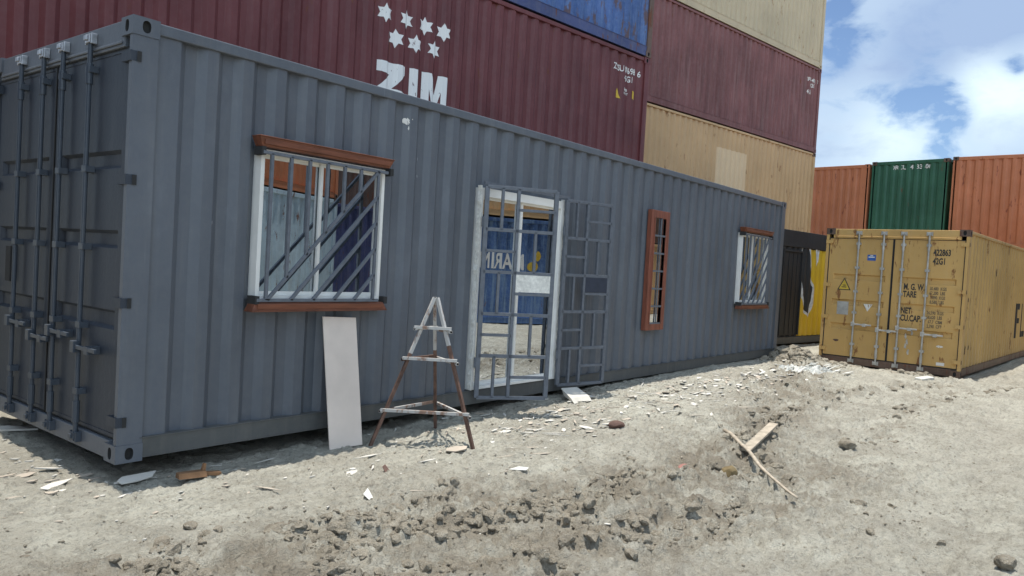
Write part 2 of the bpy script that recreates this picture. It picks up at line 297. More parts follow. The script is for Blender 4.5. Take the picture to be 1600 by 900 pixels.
def gheight(x, y, full=False):
    x = np.asarray(x, float); y = np.asarray(y, float)
    base = -.125+.10*sstep(-.5, 9, x)*sstep(-3.6, -.2, y)*(1-sstep(12.2, 13.2, x)) + .02*sstep(0, 8, x)
    base = base-.02*sstep(10, 14, x)
    base = np.where(y > .05, base-.02, base)
    far = 1-sstep(18, 40, np.hypot(x, y+3))
    d = dist_line(x, y+.25*(fbm(x*.9, y*.9, 3, 5)-.5), BAND); d2 = dist_line(x, y, RUT); d3 = np.abs(d2-.55)
    wid = .34+.34*vnoise(x*.8, y*.8, 44)
    churn = np.exp(-(d/wid)**2)*(.45+.55*fbm(x*1.3, y*1.3, 3, 61)*1.4)
    s_ = y+1.75+.16*np.clip(x, -2, 4)+.35*(fbm(x*1.1, y*1.1, 3, 63)-.5)      # churned foreground: a broad belt below the dusty strip
    sc = sstep(.05, -.25, s_)*(1-sstep(-.7, -1.7, s_)*.8)*(1-sstep(2.5, 6, x)*.8)*(.35+.8*fbm(x*1.7, y*1.7, 3, 64))
    for q_, (P_, w_, a_) in enumerate(zip(SIDE, (.17, .20, .12), (.8, .8, .55))):
        ds = dist_line(x, y+.22*(fbm(x*1.2, y*1.2, 3, 65+q_)-.5), P_); churn = np.maximum(churn, a_*np.exp(-(ds/w_)**2)*(.3+1.0*fbm(x*1.9, y*1.9, 3, 68+q_)))
    churn = np.clip(np.maximum(churn, sc), 0, 1)*far
    xr = x*.99-y*.14; yr = y*.99+x*.14
    furrow = (.026*(ridged(fbm(xr*.45+.3*fbm(x, y, 2, 18), yr*2.6, 3, 19))-.62)+.022*(ridged(fbm(xr*1.2, yr*7.5, 3, 29))-.6))*sstep(-.9, -1.7, y+.05*x)*(.35+.65*(1-sstep(6, 13, x)))
    low = furrow+.030*(fbm(x*.55, y*.8, 3, 11)-.5)+.03*(fbm(x*2.1, y*2.1, 4, 3)-.5)
    wx = x+.35*fbm(x*3, y*3, 3, 21); wy = y+.35*fbm(x*3, y*3, 3, 22)
    cl = fbm(wx*7.5, wy*7.5, 4, 31, .55); lumps = sstep(.50, .66, cl)*.045+sstep(.56, .8, fbm(wx*15, wy*15, 3, 33))*.03
    pits = sstep(.52, .34, fbm(wx*6+9, wy*6, 4, 35))*.035 if False else sstep(.60, .78, fbm(wx*6+9, wy*6, 4, 35))*.045
    w2x = x+.05*fbm(x*14, y*14, 2, 23); w2y = y+.05*fbm(x*14, y*14, 2, 24)
    c2 = fbm(w2x*17, w2y*20, 4, 37, .6)
    st = lambda n, a, h: h*sstep(a, a+.018, n)
    slab = st(cl, .50, .014)+st(cl, .57, .018)+st(cl, .64, .024)+st(c2, .53, .013)+st(c2, .60, .016)-.022
    rough = np.clip(churn*1.25, 0, 1)*(.92*slab-.6*pits+.05*(fbm(x*3, y*3, 3, 41)-.5))
    grain = (.016*(ridged(fbm(w2x*9, w2y*13, 4, 47, .6))-.7)+.014*sstep(.57, .59, c2)+.010*sstep(.50, .515, cl)-.010*sstep(.42, .38, c2))*(.35+.9*fbm(x*1.1, y*1.1, 3, 57))
    tread = .014*np.exp(-(d2/.22)**2)*np.sin((x+.5*y)*2*math.pi/.13+6*vnoise(x*2, y*2, 3)) - .022*np.exp(-(d2/.26)**2)+.035*np.exp(-(d3/.12)**2)*fbm(x*5, y*5, 3, 51)
    d4 = dist_line(x, y+1.25, RUT); tread = tread-.022*np.exp(-(d4/.25)**2)+.018*np.exp(-(np.abs(d4-.36)/.09)**2)*fbm(x*4, y*4, 3, 52)*1.6
    d5 = dist_line(x, y-.85, RUT); tread = tread-.018*np.exp(-(d5/.22)**2)+.022*np.exp(-(np.abs(d5-.34)/.10)**2)*fbm(x*4, y*4, 3, 53)*1.5
    small = .012*(fbm(x*11, y*11, 4, 71, .6)-.5)+.006*(ridged(fbm(x*16, y*22, 3, 73))-.6)
    clumps = sstep(.63, .74, fbm(x*6, y*9, 4, 81))*.016
    z = base+far*(low*(.4+.6*sstep(-.1, -.8, y))+rough+tread+small+clumps+grain)
    # mud mound between the grey and the ochre container
    z = z+.17*np.exp(-(((x-11.95-.5*(y+.5))/.42)**2+((y+.42)/.42)**2))*(.5+.9*fbm(x*6, y*6, 4, 91))*1.3
    if full: return z, churn
    return z
def axis(segs, tail):
    out = []
    for a, b, st in segs: out += list(np.arange(a, b, st))
    out = [segs[0][0]-g for g in tail[::-1]]+out+[segs[-1][1]+g for g in [0]+tail]
    return np.array(out)
tail = [.1, .25, .5, .9, 1.5, 2.4, 4, 7, 12, 20, 35, 60, 110, 200, 380]
gx = axis([(-2.2, 6.0, .018), (6.0, 9.5, .03), (9.5, 14.5, .045), (14.5, 26, .25)], tail)
gy = axis([(-8, -5.2, .1), (-5.2, -4.0, .03), (-4.0, .3, .018), (.3, 2.9, .06)], tail)
X, Y = np.meshgrid(gx, gy); Zg, ch = gheight(X, Y, True)
nx, ny = len(gx), len(gy)
me = bpy.data.meshes.new('ground')
me.vertices.add(nx*ny); me.vertices.foreach_set('co', np.stack([X, Y, Zg], -1).ravel().astype('f'))
i = np.arange((nx-1)*(ny-1)); r = i//(nx-1); c = i % (nx-1); a = r*nx+c
q = np.stack([a, a+1, a+nx+1, a+nx], -1).ravel()
me.loops.add(len(q)); me.loops.foreach_set('vertex_index', q.astype('i')); me.polygons.add(len(i)); me.polygons.foreach_set('loop_start', (i*4).astype('i')); me.polygons.foreach_set('loop_total', np.full(len(i), 4, 'i'))
me.polygons.foreach_set('use_smooth', np.ones(len(i), bool)); me.update(); me.validate()
at = me.attributes.new('churn', 'FLOAT', 'POINT'); at.data.foreach_set('value', np.clip(ch*1.3, 0, 1).ravel().astype('f'))
me.materials.append(M['dirt']); g = bpy.data.objects.new('ground', me); COL.objects.link(g); g['kind'] = 'structure'

def gz(x, y):
    i = min(max(int(np.searchsorted(gx, x))-1, 0), nx-2); j = min(max(int(np.searchsorted(gy, y))-1, 0), ny-2)
    u = (x-gx[i])/(gx[i+1]-gx[i]); v = (y-gy[j])/(gy[j+1]-gy[j])
    return float((Zg[j, i]*(1-u)+Zg[j, i+1]*u)*(1-v)+(Zg[j+1, i]*(1-u)+Zg[j+1, i+1]*u)*v)
# ------------------------------------------------------------------ containers
PITCH = .278
def profile(L0, L1, pitch=PITCH, depth=.044):
    """list of (u, d): d = inward depth. Rounded trapezoid corrugation."""
    base = [(0, 0), (.078, 0), (.084, .0015), (.132, .0345), (.138, .036), (.216, .036), (.222, .0345), (.272, .0015)]
    k = pitch/PITCH; n = int((L1-L0)/pitch); off = (L1-L0-n*pitch)/2; P = [(L0, .006)] ; P.append((L0+off*.98, .002))
    for i in range(n):
        for (u, d) in base: P.append((L0+off+i*pitch+u*k, d*depth/.036))
    P.append((L1-off*.98, 0)); P.append((L1, .006)); return P
def pd(P, u):
    for (a, da), (b, db) in zip(P[:-1], P[1:]):
        if a <= u <= b: return da+(db-da)*(u-a)/max(b-a, 1e-9)
    return 0
def wall_depth(P, U, Z, z0, z1, openings=(), seed=0, dent=.004):
    """inward depth of the sheet at (U, Z), dents included"""
    U = np.asarray(U, float); Z = np.asarray(Z, float); pu = np.array([p[0] for p in P]); pdp = np.array([p[1] for p in P])
    D = np.interp(U, pu, pdp)
    e = np.clip(np.minimum(np.minimum((U-pu[0])*3, (pu[-1]-U)*3), np.minimum((Z-z0)*4, (z1-Z)*4)), 0, 1)
    for o in openings: e = e*np.where((U >= o[0]-.02) & (U <= o[1]+.02) & (Z > o[2]-.3) & (Z < o[3]+.3), .3, 1)
    return D+dent*e*2*(vnoise(U*1.7, Z*1.4, seed)-.5+.4*(vnoise(U*5., Z*1., seed+3)-.5))
def corr_sheet(mb, P, z0, z1, fn, openings=(), rows=7, seed=0, dent=.004, m=0):
    us = set(u for u, d in P)
    for (a, b, c, d) in openings: us |= {a, b}
    us = sorted(us); zs = set(np.linspace(z0, z1, rows+1).round(4).tolist())
    for (a, b, c, d) in openings: zs |= {c, d}
    zs = sorted(zs); U, Z = np.meshgrid(us, zs, indexing='ij'); Wd_ = wall_depth(P, U, Z, z0, z1, openings, seed, dent)
    k0 = len(mb.v); nz = len(zs)
    for k in range(len(us)):
        for j in range(nz): mb.v.append(fn(us[k], float(Wd_[k, j]), zs[j]))
    for k in range(len(us)-1):
        uc = (us[k]+us[k+1])/2
        for j in range(nz-1):
            zc = (zs[j]+zs[j+1])/2
            if any(o[0] < uc < o[1] and o[2] < zc < o[3] for o in openings): continue
            mb.f.append((k0+k*nz+j, k0+(k+1)*nz+j, k0+(k+1)*nz+j+1, k0+k*nz+j+1)); mb.m.append(m)
def oval_face(mb, o, u, v, w, h, rw, rh, depth, inn, m=0, mh=1, n=16):
    """rectangular face with an oval hole; o centre, u,v axes, inn inward normal"""
    o, u, v, inn = map(Vector, (o, u, v, inn)); R = []; Q = []; I = []
    for i in range(n):
        t = 2*math.pi*(i+.5)/n; c, s_ = math.cos(t), math.sin(t)
        k = 1/max(abs(c), abs(s_)); Q.append(o+u*(c*k*w/2)+v*(s_*k*h/2))
        rr = (abs(c)**2.6+abs(s_)**2.6)**(-1/2.6); R.append(o+u*(c*rr*rw/2)+v*(s_*rr*rh/2)); I.append(R[-1]+inn*depth)
    for q in range(4):      # true corners
        pass
    C = [o+u*(a*w/2)+v*(b*h/2) for a, b in ((1, 1), (-1, 1), (-1, -1), (1, -1))]
    for i in range(n):
        j = (i+1) % n; pts = [R[i], Q[i]]
        for ci, c in enumerate(C):
            ang = math.pi*(.25+.5*ci); t0 = 2*math.pi*(i+.5)/n; t1 = t0+2*math.pi/n
            if t0+1e-6 < ang < t1-1e-6 or t0+1e-6 < ang+2*math.pi < t1-1e-6: pts.append(c)
        pts += [Q[j], R[j]]; mb.poly(pts, m); mb.poly([R[j], I[j], I[i], R[i]][::-1], mh)
    mb.poly(I, mh)
CX, CY, CZ = .178, .162, .118
def casting(parent, x, y, z, sx, sy, mat):
    """corner casting at corner (x,y,z) extending towards sx,sy, height CZ up from z"""
    mb = MB(); m0 = mb.mi(mat); mh = mb.mi('hole')
    xc, yc, zc = x+sx*CX/2, y+sy*CY/2, z+CZ/2
    oval_face(mb, (xc, y, zc), (1, 0, 0), (0, 0, 1), CX, CZ, .056, .079, .03, (0, sy, 0), m0, mh)
    oval_face(mb, (x, yc, zc), (0, 1, 0), (0, 0, 1), CY, CZ, .05, .079, .03, (sx, 0, 0), m0, mh)
    x1, y1 = x+sx*CX, y+sy*CY; z1 = z+CZ
    mb.poly([(x, y1, z), (x1, y1, z), (x1, y1, z1), (x, y1, z1)], m0); mb.poly([(x1, y, z), (x1, y1, z), (x1, y1, z1), (x1, y, z1)], m0)
    mb.poly([(x, y, z1), (x1, y, z1), (x1, y1, z1), (x, y1, z1)], m0); mb.poly([(x, y, z), (x1, y, z), (x1, y1, z), (x, y1, z)], m0)
    o = mb.build('corner_casting', mat, parent, merge=True)
    return o
def pocket_panel(mb, y0, y1, z0, z1, xf, pockets, dep=.032, m=0):
    """flat panel in plane x=xf (outer face towards -x) with sloped pockets (ya,yb,za,zb)"""
    ys = sorted({y0, y1}|{p[0] for p in pockets}|{p[1] for p in pockets}); zs = sorted({z0, z1}|{p[2] for p in pockets}|{p[3] for p in pockets})
    for a, b in zip(ys[:-1], ys[1:]):
        for c, d in zip(zs[:-1], zs[1:]):
            yc, zc = (a+b)/2, (c+d)/2
            if any(p[0] < yc < p[1] and p[2] < zc < p[3] for p in pockets): continue
            mb.poly([(xf, b, c), (xf, a, c), (xf, a, d), (xf, b, d)], m)
    for (a, b, c, d) in pockets:
        s = .022; x2 = xf+dep; O = [(xf, b, c), (xf, a, c), (xf, a, d), (xf, b, d)]; I = [(x2, b-s, c+s), (x2, a+s, c+s), (x2, a+s, d-s), (x2, b-s, d-s)]
        for i in range(4):
            j = (i+1) % 4; mb.poly([O[i], O[j], I[j], I[i]], m)
        mb.poly(I, m)
WALLS, ENDS = {}, {}
def container(name, loc, rz, L, H, c, label, group=None, Wd=2.438, frame=None, openings=(), end='doors', rail=None, castm=None,
              doorm=None, rodm='galv', rods=(.58, 1.02, 1.37, 1.81), bands=None, pitch=PITCH, brail=.16, trail=.10, seed=0, detail=1, door=None, side=None):
    frame = frame or c; rail = rail or frame; castm = castm or frame; doorm = doorm or c; side = side or c
    e = empty('shipping_container' if name is None else name, loc, rz, label, 'shipping container', group)
    i_ = .012
    for (x, sx) in ((0, 1), (L, -1)):
        for (y, sy) in ((0, 1), (Wd, -1)):
            for z in (0, H-CZ): casting(e, x, y, z, sx, sy, castm)
            mb = MB(); xa, xb = sorted((x+sx*.006, x+sx*(.175 if detail > 1 else .14))); ya, yb = sorted((y+sy*.006, y+sy*.05))
            mb.box(xa, xb, ya, yb, CZ-.001, H-CZ+.001)
            if True:
                xa, xb = sorted((x+sx*.008, x+sx*.05)); ya, yb = sorted((y+sy*.05, y+sy*.054)); mb.box(xa, xb, ya, yb, CZ-.001, H-CZ+.001)
            mb.build('corner_post', frame, e, bevel=.006)
    for (y, sy) in ((0, 1), (Wd, -1)):
        ya, yb = sorted((y+sy*i_, y+sy*.075))
        mb = MB(); mb.box(CX-.02, L-CX+.02, ya, yb, H-trail, H-.008); mb.build('top_rail', rail, e, bevel=.008)
        mb = MB(); ya2, yb2 = sorted((y+sy*.010, y+sy*.060)); mb.box(CX-.02, L-CX+.02, ya2, yb2, .018, brail)
        ya3, yb3 = sorted((y+sy*.002, y+sy*.07)); 
        mb.box(CX-.02, L-CX+.02, ya3, yb3, brail, brail+.006); mb.build('bottom_rail', rail, e)
        P = profile(.13, L-.13, pitch); mb = MB()
        ops = openings if y == 0 else ()
        corr_sheet(mb, P, brail+.004, H-trail+.01, (lambda u, d, z: (u, .030+d, z)) if y == 0 else (lambda u, d, z: (u, Wd-.030-d, z)), ops, rows=9 if detail > 1 else 4, seed=seed, dent=.0045)
        mb.build('side_wall', side, e, smooth=True)
    mb = MB(); mb.box(.05, L-.05, .05, Wd-.05, H-.05, H-.03); mb.build('roof', c, e)
    mb = MB(); mb.box(.05, L-.05, .06, Wd-.06, .12, .148); mb.build('floor', 'interior', e)
    def blind(x, sx):
        mb = MB(); P = profile(.10, Wd-.10, .25 if end != 'doors' else .25, .04)
        corr_sheet(mb, P, .15, H-.11, lambda u, d, z: (x+sx*(.02+d), u, z), rows=4, seed=seed+5)
        mb.build('end_wall', c, e, smooth=True)
        mb = MB(); xa, xb = sorted((x+sx*.01, x+sx*.07)); mb.box(xa, xb, CY-.02, Wd-CY+.02, H-.12, H-.012); mb.build('top_end_rail', rail, e, bevel=.006); mb = MB(); mb.box(xa, xb, CY-.02, Wd-CY+.02, .012, .155); mb.build('bottom_end_rail', rail, e, bevel=.006)
    blind(L, -1)
    if end == 'blind': blind(0, 1)
    else:
        hz = H-.19
        mb = MB(); mb.box(.012, .09, CY-.03, Wd-CY+.03, hz+.005, H-.012); mb.box(.0, .012, .16, Wd-.16, hz+.025, hz+.045); mb.build('door_header', frame, e, bevel=.006)
        mb = MB(); mb.box(.012, .12, CY-.03, Wd-CY+.03, .01, .135); mb.build('door_sill', frame, e, bevel=.006)
        bands = bands or [(.67, .79), (1.13, 1.25), (1.62, 1.74)]
        for k, (y0, y1, rr) in enumerate(((.065, Wd/2-.012, rods[:2]), (Wd/2+.012, Wd-.065, rods[2:]))):
            mb = MB(); pk = [(y0+.10, y1-.10, a, b) for a, b in bands]
            pocket_panel(mb, y0+.02, y1-.02, .175, hz-.02, .035, pk)
            z0, z1, xf = .155, hz-.002, .035      # folded edge frame
            for a in ((y0, y0+.022, z0, z1), (y1-.022, y1, z0, z1), (y0+.022, y1-.022, z0, z0+.022), (y0+.022, y1-.022, z1-.022, z1)):
                mb.box(.03, .075, *a)
            d = mb.build('door', doorm, e)
            gk = MB()
            for a in ((y0-.026, y0+.006, z0-.01, z1+.008), (y1-.006, y1+.0115, z0-.01, z1+.008)): gk.box(.028, .07, *a)
            gk.box(.029, .07, y0, y1, z1-.004, z1+.012); gk.box(.034, .07, y0, y1, z0-.012, z0); gk.build('door_gasket', 'darkgrey', d)
            for ry in rr:
                mb = MB(); mb.tube((-.012, ry, .07), (-.012, ry, H-.075), .0165, 12)
                for zz in (.40, .86 if detail > 1 else 1.0, 1.40, 1.93 if H > 2.7 else 1.85, hz-.10):
                    mb.box(-.028, .035, ry-.036, ry+.036, zz-.022, zz+.022)
                mb.tube((-.012, ry, .18), (-.012, ry, .33), .024, 10); mb.tube((-.012, ry, hz-.2), (-.012, ry, hz-.06), .024, 10)
                r0 = mb.build('lock_rod', rodm, d, bevel=.003 if detail > 1 else 0)
                for zc, s_ in ((H-.085, 1), (.085, -1)):   # cam ends in their keepers
                    mb = MB(); mb.box(-.036, .012, ry-.028, ry+.028, zc-.028, zc+.030); mb.box(-.05, -.036, ry-.012, ry+.03, zc-.012, zc+.02); mb.box(-.03, .011, ry-.05, ry-.034, zc-.035, zc+.035); mb.box(-.03, .011, ry+.034, ry+.05, zc-.035, zc+.035)
                    mb.build('cam_keeper', 'palesteel' if (detail > 1 and s_ > 0) else rodm, d, bevel=.003 if detail > 1 else 0)
            for ry, zh, dr in ((rr[0], .71, -1 if k == 0 else 1), (rr[1], .78, -1 if k == 0 else 1)):
                mb = MB(); s = -1
                mb.box(-.05, -.03, min(ry, ry+s*.33), max(ry, ry+s*.33), zh-.014, zh+.014); mb.box(-.052, .035, ry+s*.20-.03, ry+s*.20+.03, zh-.035, zh+.02); mb.box(-.06, -.02, ry-.03, ry+.03, zh-.04, zh+.04)
                mb.build('handle', rodm, d, bevel=.003)
            hy = 0 if k == 0 else Wd
            sg = 1 if k == 0 else -1
            for hz_ in (.27, .27+(hz-.55)/3+.0, .27+(hz-.55)*2/3, hz-.07) if detail < 2 else (.27, 1.05, 1.85, 2.64):
                mb = MB(); ya, yb = sorted((hy+sg*.004, hy+sg*.13)); mb.box(-.006, .034, ya, yb, hz_-.033, hz_+.033, mb.mi(doorm))
                ya, yb = sorted((hy-sg*.003, hy+sg*.0)); mb.box(.035, .062, ya, yb, hz_-.033, hz_+.033, mb.mi('hole')); mb.build('hinge', doorm, d)
    WALLS[e.name] = (brail+.004, H-trail+.01, openings, seed, .0045)
    ENDS[e.name] = (.15, H-.11, (), seed+5, .004)
    return e
# decals on walls -----------------------------------------------------
def text_mesh(s, size, sx=1., bold=0.):
    cu = bpy.data.curves.new('t', 'FONT'); cu.body = s; cu.size = size; cu.offset = bold; cu.resolution_u = 3
    o = bpy.data.objects.new('t', cu); COL.objects.link(o); bpy.context.view_layer.update()
    dg = bpy.context.evaluated_depsgraph_get(); m = bpy.data.meshes.new_from_object(o.evaluated_get(dg))
    bm = bmesh.new(); bm.from_mesh(m); bpy.data.objects.remove(o); bpy.data.meshes.remove(m); bpy.data.curves.remove(cu)
    for v in bm.verts: v.co.x *= sx; v.co.z = 0
    return bm
def poly_bm(polys):
    bm = bmesh.new()
    for p in polys: bm.faces.new([bm.verts.new((a, b, 0)) for a, b in p])
    bmesh.ops.triangulate(bm, faces=bm.faces); return bm
def decal(parent, name, bm, u0, z0, mat, P=None, face='side', proud=.006, label=None, mirror=False):
    """bm flat in xy; u0,z0 origin; wraps it on corrugation profile P. face: side (y=0), door (x=0, left is +y)"""
    for v in bm.verts: v.co.x += u0; v.co.y += z0
    if P:
        lo = min(v.co.x for v in bm.verts); hi = max(v.co.x for v in bm.verts)
        for u, d in P:
            if lo < u < hi: bmesh.ops.bisect_plane(bm, geom=bm.verts[:]+bm.edges[:]+bm.faces[:], plane_co=(u, 0, 0), plane_no=(1, 0, 0), dist=1e-5)
        for z in np.arange(math.floor(min(v.co.y for v in bm.verts)*8)/8, max(v.co.y for v in bm.verts), .125):
            bmesh.ops.bisect_plane(bm, geom=bm.verts[:]+bm.edges[:]+bm.faces[:], plane_co=(0, z, 0), plane_no=(0, 1, 0), dist=1e-5)
    bm.verts.ensure_lookup_table(); info = (ENDS if face == 'end' else WALLS).get(parent.name)
    if P: Dp = wall_depth(P, [v.co.x for v in bm.verts], [v.co.y for v in bm.verts], *info)
    for i, v in enumerate(bm.verts):
        u, z = v.co.x, v.co.y; d = float(Dp[i]) if P else 0
        if face == 'side': v.co = Vector((u, .030+d-proud, z))
        elif face == 'end': v.co = Vector((.020+d-proud, WDT-u, z))
        else: v.co = Vector((.035-proud, WDT-u, z))
    me = bpy.data.meshes.new(name); bm.to_mesh(me); bm.free(); me.materials.append(M[mat]); o = bpy.data.objects.new(name, me); COL.objects.link(o); o.parent = parent
    if label: o['label'] = label
    return o
WDT = 2.438
rad = math.radians

# ---- grey converted container
OPEN = [(.955, 2.165, 1.075, 2.19), (3.45, 4.88, .1641, 2.19), (7.0, 7.32, .74, 2.19), (10.13, 11.35, 1.0, 2.2)]
grey = container(None, (0, 0, 0), 0, 12.192, 2.8966, 'grey', 'slate grey container turned into an office, with barred windows and a glazed doorway', frame='grey', rail='grey', doorm='greydoor_shade', rodm='greyrod', openings=OPEN, detail=2,
                 bands=[(.86, .99), (1.40, 1.52), (1.93, 2.05)], rods=(.58, 1.02, 1.37, 1.80), brail=.15, seed=2, trail=.085)
for o in grey.children:
    if o.name.startswith('bottom_rail'): o.data.materials[0] = M['greyrail']
# splotch of filler, and the vent box on the left door
rnd = random.Random(5)
def blob2(cx, cy, rx, ry, n=14, j=.35, seed=1):
    r = random.Random(seed); return [(cx+math.cos(t)*rx*(1+r.uniform(-j, j)), cy+math.sin(t)*ry*(1+r.uniform(-j, j))) for t in [2*math.pi*i/n for i in range(n)]]
PG = profile(.13, 12.192-.13)
decal(grey, 'paint_splash', poly_bm([blob2(0, 0, .030, .026, 18, .5, seed=3), blob2(.02, -.06, .005, .016, seed=4), blob2(.05, .02, .006, .006, seed=7)]), 2.443, 2.665, 'white_thin', PG, proud=.005, label='small white splash of paint')
for k, (u, z) in enumerate(((2.62, 2.35), (.62, 1.62), (2.63, 2.2))):
    decal(grey, 'paint_scuff', poly_bm([blob2(0, 0, .006, .014, seed=20+k, j=.6)]), u, z, 'scuff', PG, proud=.004)
mb = MB(); mb.box(.0, .034, 1.93, 2.03, 1.08, 1.36); mb.build('door_box', 'hole', grey); 
# cargo opening frames
def window(parent, x0, x1, z0, z1, grille_diag=True, mull=True, name='window', bw=.03):
    """white aluminium sliding window set in the wall; glass at y=.05"""
    mb = MB(); t = .035
    for a in ((x0, x1, z0, z0+t), (x0, x1, z1-t, z1)): mb.box(a[0], a[1], -.022, .07, a[2], a[3])
    for a in ((x0, x0+t, z0+t, z1-t), (x1-t, x1, z0+t, z1-t)): mb.box(a[0], a[1], -.022, .07, a[2], a[3])
    w = mb.build(name, 'white', parent, bevel=.003)
    if mull:
        xm = (x0+x1)/2
        for k, (a, b, y) in enumerate(((x0+t, xm+.025, .035), (xm-.025, x1-t, .010))):
            mb = MB(); s = .045
            mb.box(a, b, y, y+.022, z0+t, z0+t+s); mb.box(a, b, y, y+.022, z1-t-s, z1-t); mb.box(a, a+s*.9, y, y+.022, z0+t+s, z1-t-s); mb.box(b-s*.9, b, y, y+.022, z0+t+s, z1-t-s)
            sh = mb.build('sash', 'white', w)
            mb = MB(); mb.box(a+s*.9, b-s*.9, y+.009, y+.013, z0+t+s, z1-t-s); mb.build('pane', 'glass', sh)
            sh.parent = parent; 
    return w
def fix_tree(*a): pass
def win_complete(x0, x1, z0, z1, sfx):
    mb = MB(); t = .032
    for a in ((x0, x1, z0, z0+t), (x0, x1, z1-t, z1)): mb.box(a[0], a[1], -.020, .075, a[2], a[3])
    for a in ((x0, x0+t, z0+t, z1-t), (x1-t, x1, z0+t, z1-t)): mb.box(a[0], a[1], -.020, .075, a[2], a[3])
    xm = x0+(x1-x0)*.485; s = .028
    for k, (a, b, y) in enumerate(((x0+t, xm+.02, .042), (xm-.02, x1-t, .018))):
        mb.box(a, b, y, y+.022, z0+t, z0+t+s); mb.box(a, b, y, y+.022, z1-t-s, z1-t); mb.box(a, a+s, y, y+.022, z0+t+s, z1-t-s); mb.box(b-s, b, y, y+.022, z0+t+s, z1-t-s)
    w = mb.build('window', 'white', grey)
    for k, (a, b, y) in enumerate(((x0+t, xm+.02, .042), (xm-.02, x1-t, .018))):
        p_ = MB(); p_.box(a+s, b-s, y+.009, y+.013, z0+t+s, z1-t-s); p_.build('pane', 'glass', w)
    # security grille, y = -.07
    g = MB(); gx0, gx1, gz0, gz1 = x0+.005, x1-.10*(x1-x0)/1.2, z0+.0, z1-.03; y = -.075; bw = .024
    gx1 = x0+(x1-x0)*.90
    B = lambda p, q: g.bar((p[0], y, p[1]), (q[0], y, q[1]), bw, bw, (0, 1, 0))
    B((gx0-.03, gz1), (gx1+.10, gz1)); B((gx0-.03, gz0), (gx1+.06, gz0)); B((gx1, gz0), (gx1, gz1))
    wv = (gx1-gx0)/6.15; Hh = gz1-gz0; Wt = gx1-gx0
    xs = [gx0+.05+wv*.96*i for i in range(6)]
    diag = lambda x: gz0+(x-gx0-.06)*Hh/(Wt-.06)
    B((xs[0], gz0), (xs[0], gz1))
    for x in xs[1:]: B((x, diag(x)), (x, gz1))
    sl = Hh/(Wt-.06)
    for i in range(5):
        xb = gx0+.06+i*(Wt-.06)/5; B((xb, gz0), (gx1, gz0+(gx1-xb)*sl))
    g.build('window_grille', 'grille', w, bevel=.002)
    for nm, za, zb, flare in (('window_head', z1+.010, z1+.080, 1), ('window_sill', z0-.078, z0-.016, -1)):
        b = MB(); a0, a1 = x0-.03, x1+.0; e0, e1 = x0-.065, x1+.03
        lo, hi = ((a0, a1), (e0, e1)) if flare == 1 else ((e0, e1), (a0, a1))
        b.hexa([(lo[0], -.075 if flare == 1 else -.095, za), (lo[1], -.075 if flare == 1 else -.095, za), (lo[1], .012, za), (lo[0], .012, za)],
               [(hi[0], -.095 if flare == 1 else -.075, zb), (hi[1], -.095 if flare == 1 else -.075, zb), (hi[1], .012, zb), (hi[0], .012, zb)])
        zz = zb if flare == 1 else za-.008
        b.box(e0-.003, e1+.003, -.101, .012, zz, zz+.008)
        b.box(a0+.01, a1-.01, -.097, -.08, (za+zb)/2-.018, (za+zb)/2+.02)
        b.build(nm, 'wood', w, bevel=.004)
    for zz in (z1-.02, z0+.0):      # weld lugs that hold the grille
        for xx in (x0-.02, x1+.02):
            b = MB(); b.box(xx-.018, xx+.018, -.085, .02, zz-.03, zz+.03); b.build('lug', 'hole', w)
    return w
w1 = win_complete(.955, 2.165, 1.075, 2.19, 1); w1['label'] = 'large barred window nearest the door end'
w2 = win_complete(10.13, 11.35, 1.0, 2.2, 2); w2['label'] = 'barred window near the far corner'
# narrow window in a wooden frame
mb = MB(); X0, X1, Z0, Z1 = 7.0, 7.32, .74, 2.19; o_ = .10
mb.box(X0-o_, X0, -.05, .018, Z0-.085, Z1+.10); mb.box(X1, X1+o_, -.05, .018, Z0-.085, Z1+.10); mb.box(X0, X1, -.05, .018, Z1, Z1+.10); mb.box(X0, X1, -.05, .018, Z0-.085, Z0)
mb.box(X0-.02, X0, -.06, .03, Z0, Z1); mb.box(X1, X1+.02, -.06, .03, Z0, Z1)
nw = mb.build('window', 'wood_v', grey, bevel=.005); nw['label'] = 'tall narrow window in a brown wooden frame'
mb = MB(); mb.box(X0+.002, X1-.002, -.026, -.022, Z0+.002, Z1-.002); mb.build('pane', 'glass', nw)
mb = MB()
for i in range(1, 6): mb.box(X0, X1, -.048, -.032, Z0+(Z1-Z0)*i/6-.012, Z0+(Z1-Z0)*i/6+.012)
mb.box((X0+X1)/2+.03, (X0+X1)/2+.045, -.047, -.033, Z0+.02, Z1); mb.box(X0, X1, -.048, -.032, Z0, Z0+.018)
mb.build('window_grille', 'grille', nw)

# doorway: white frame, two sliding glass panels, sill, two barred gates
X0, X1, Z0, Z1 = 3.45, 4.88, .1641, 2.19
mb = MB(); mb.box(X0, X0+.035, -.010, .10, Z0, Z1); mb.box(X1-.042, X1, -.010, .10, Z0, Z1); mb.box(X0+.035, X1-.042, -.010, .10, Z1-.085, Z1); mb.box(X0+.035, X1-.042, -.010, .10, Z0, Z0+.03)
df = mb.build('door_frame', 'white', grey, bevel=.003)
for k, (a, b, y) in enumerate(((X0+.035, 4.20, .066), (4.155, X1-.042, .034))):
    mb = MB(); s = .035; z0, z1 = Z0+.03, Z1-.085
    mb.box(a, b, y, y+.028, z0, z0+s); mb.box(a, b, y, y+.028, z1-s*.6, z1); mb.box(a, a+s, y, y+.028, z0+s, z1-s*.6); mb.box(b-s, b, y, y+.028, z0+s, z1-s*.6)
    pn = mb.build('sliding_door', 'white', grey, bevel=.002)
    mb = MB(); mb.box(a+s, b-s, y+.012, y+.016, z0+s, z1-s*.6); mb.build('pane', 'glass', pn)
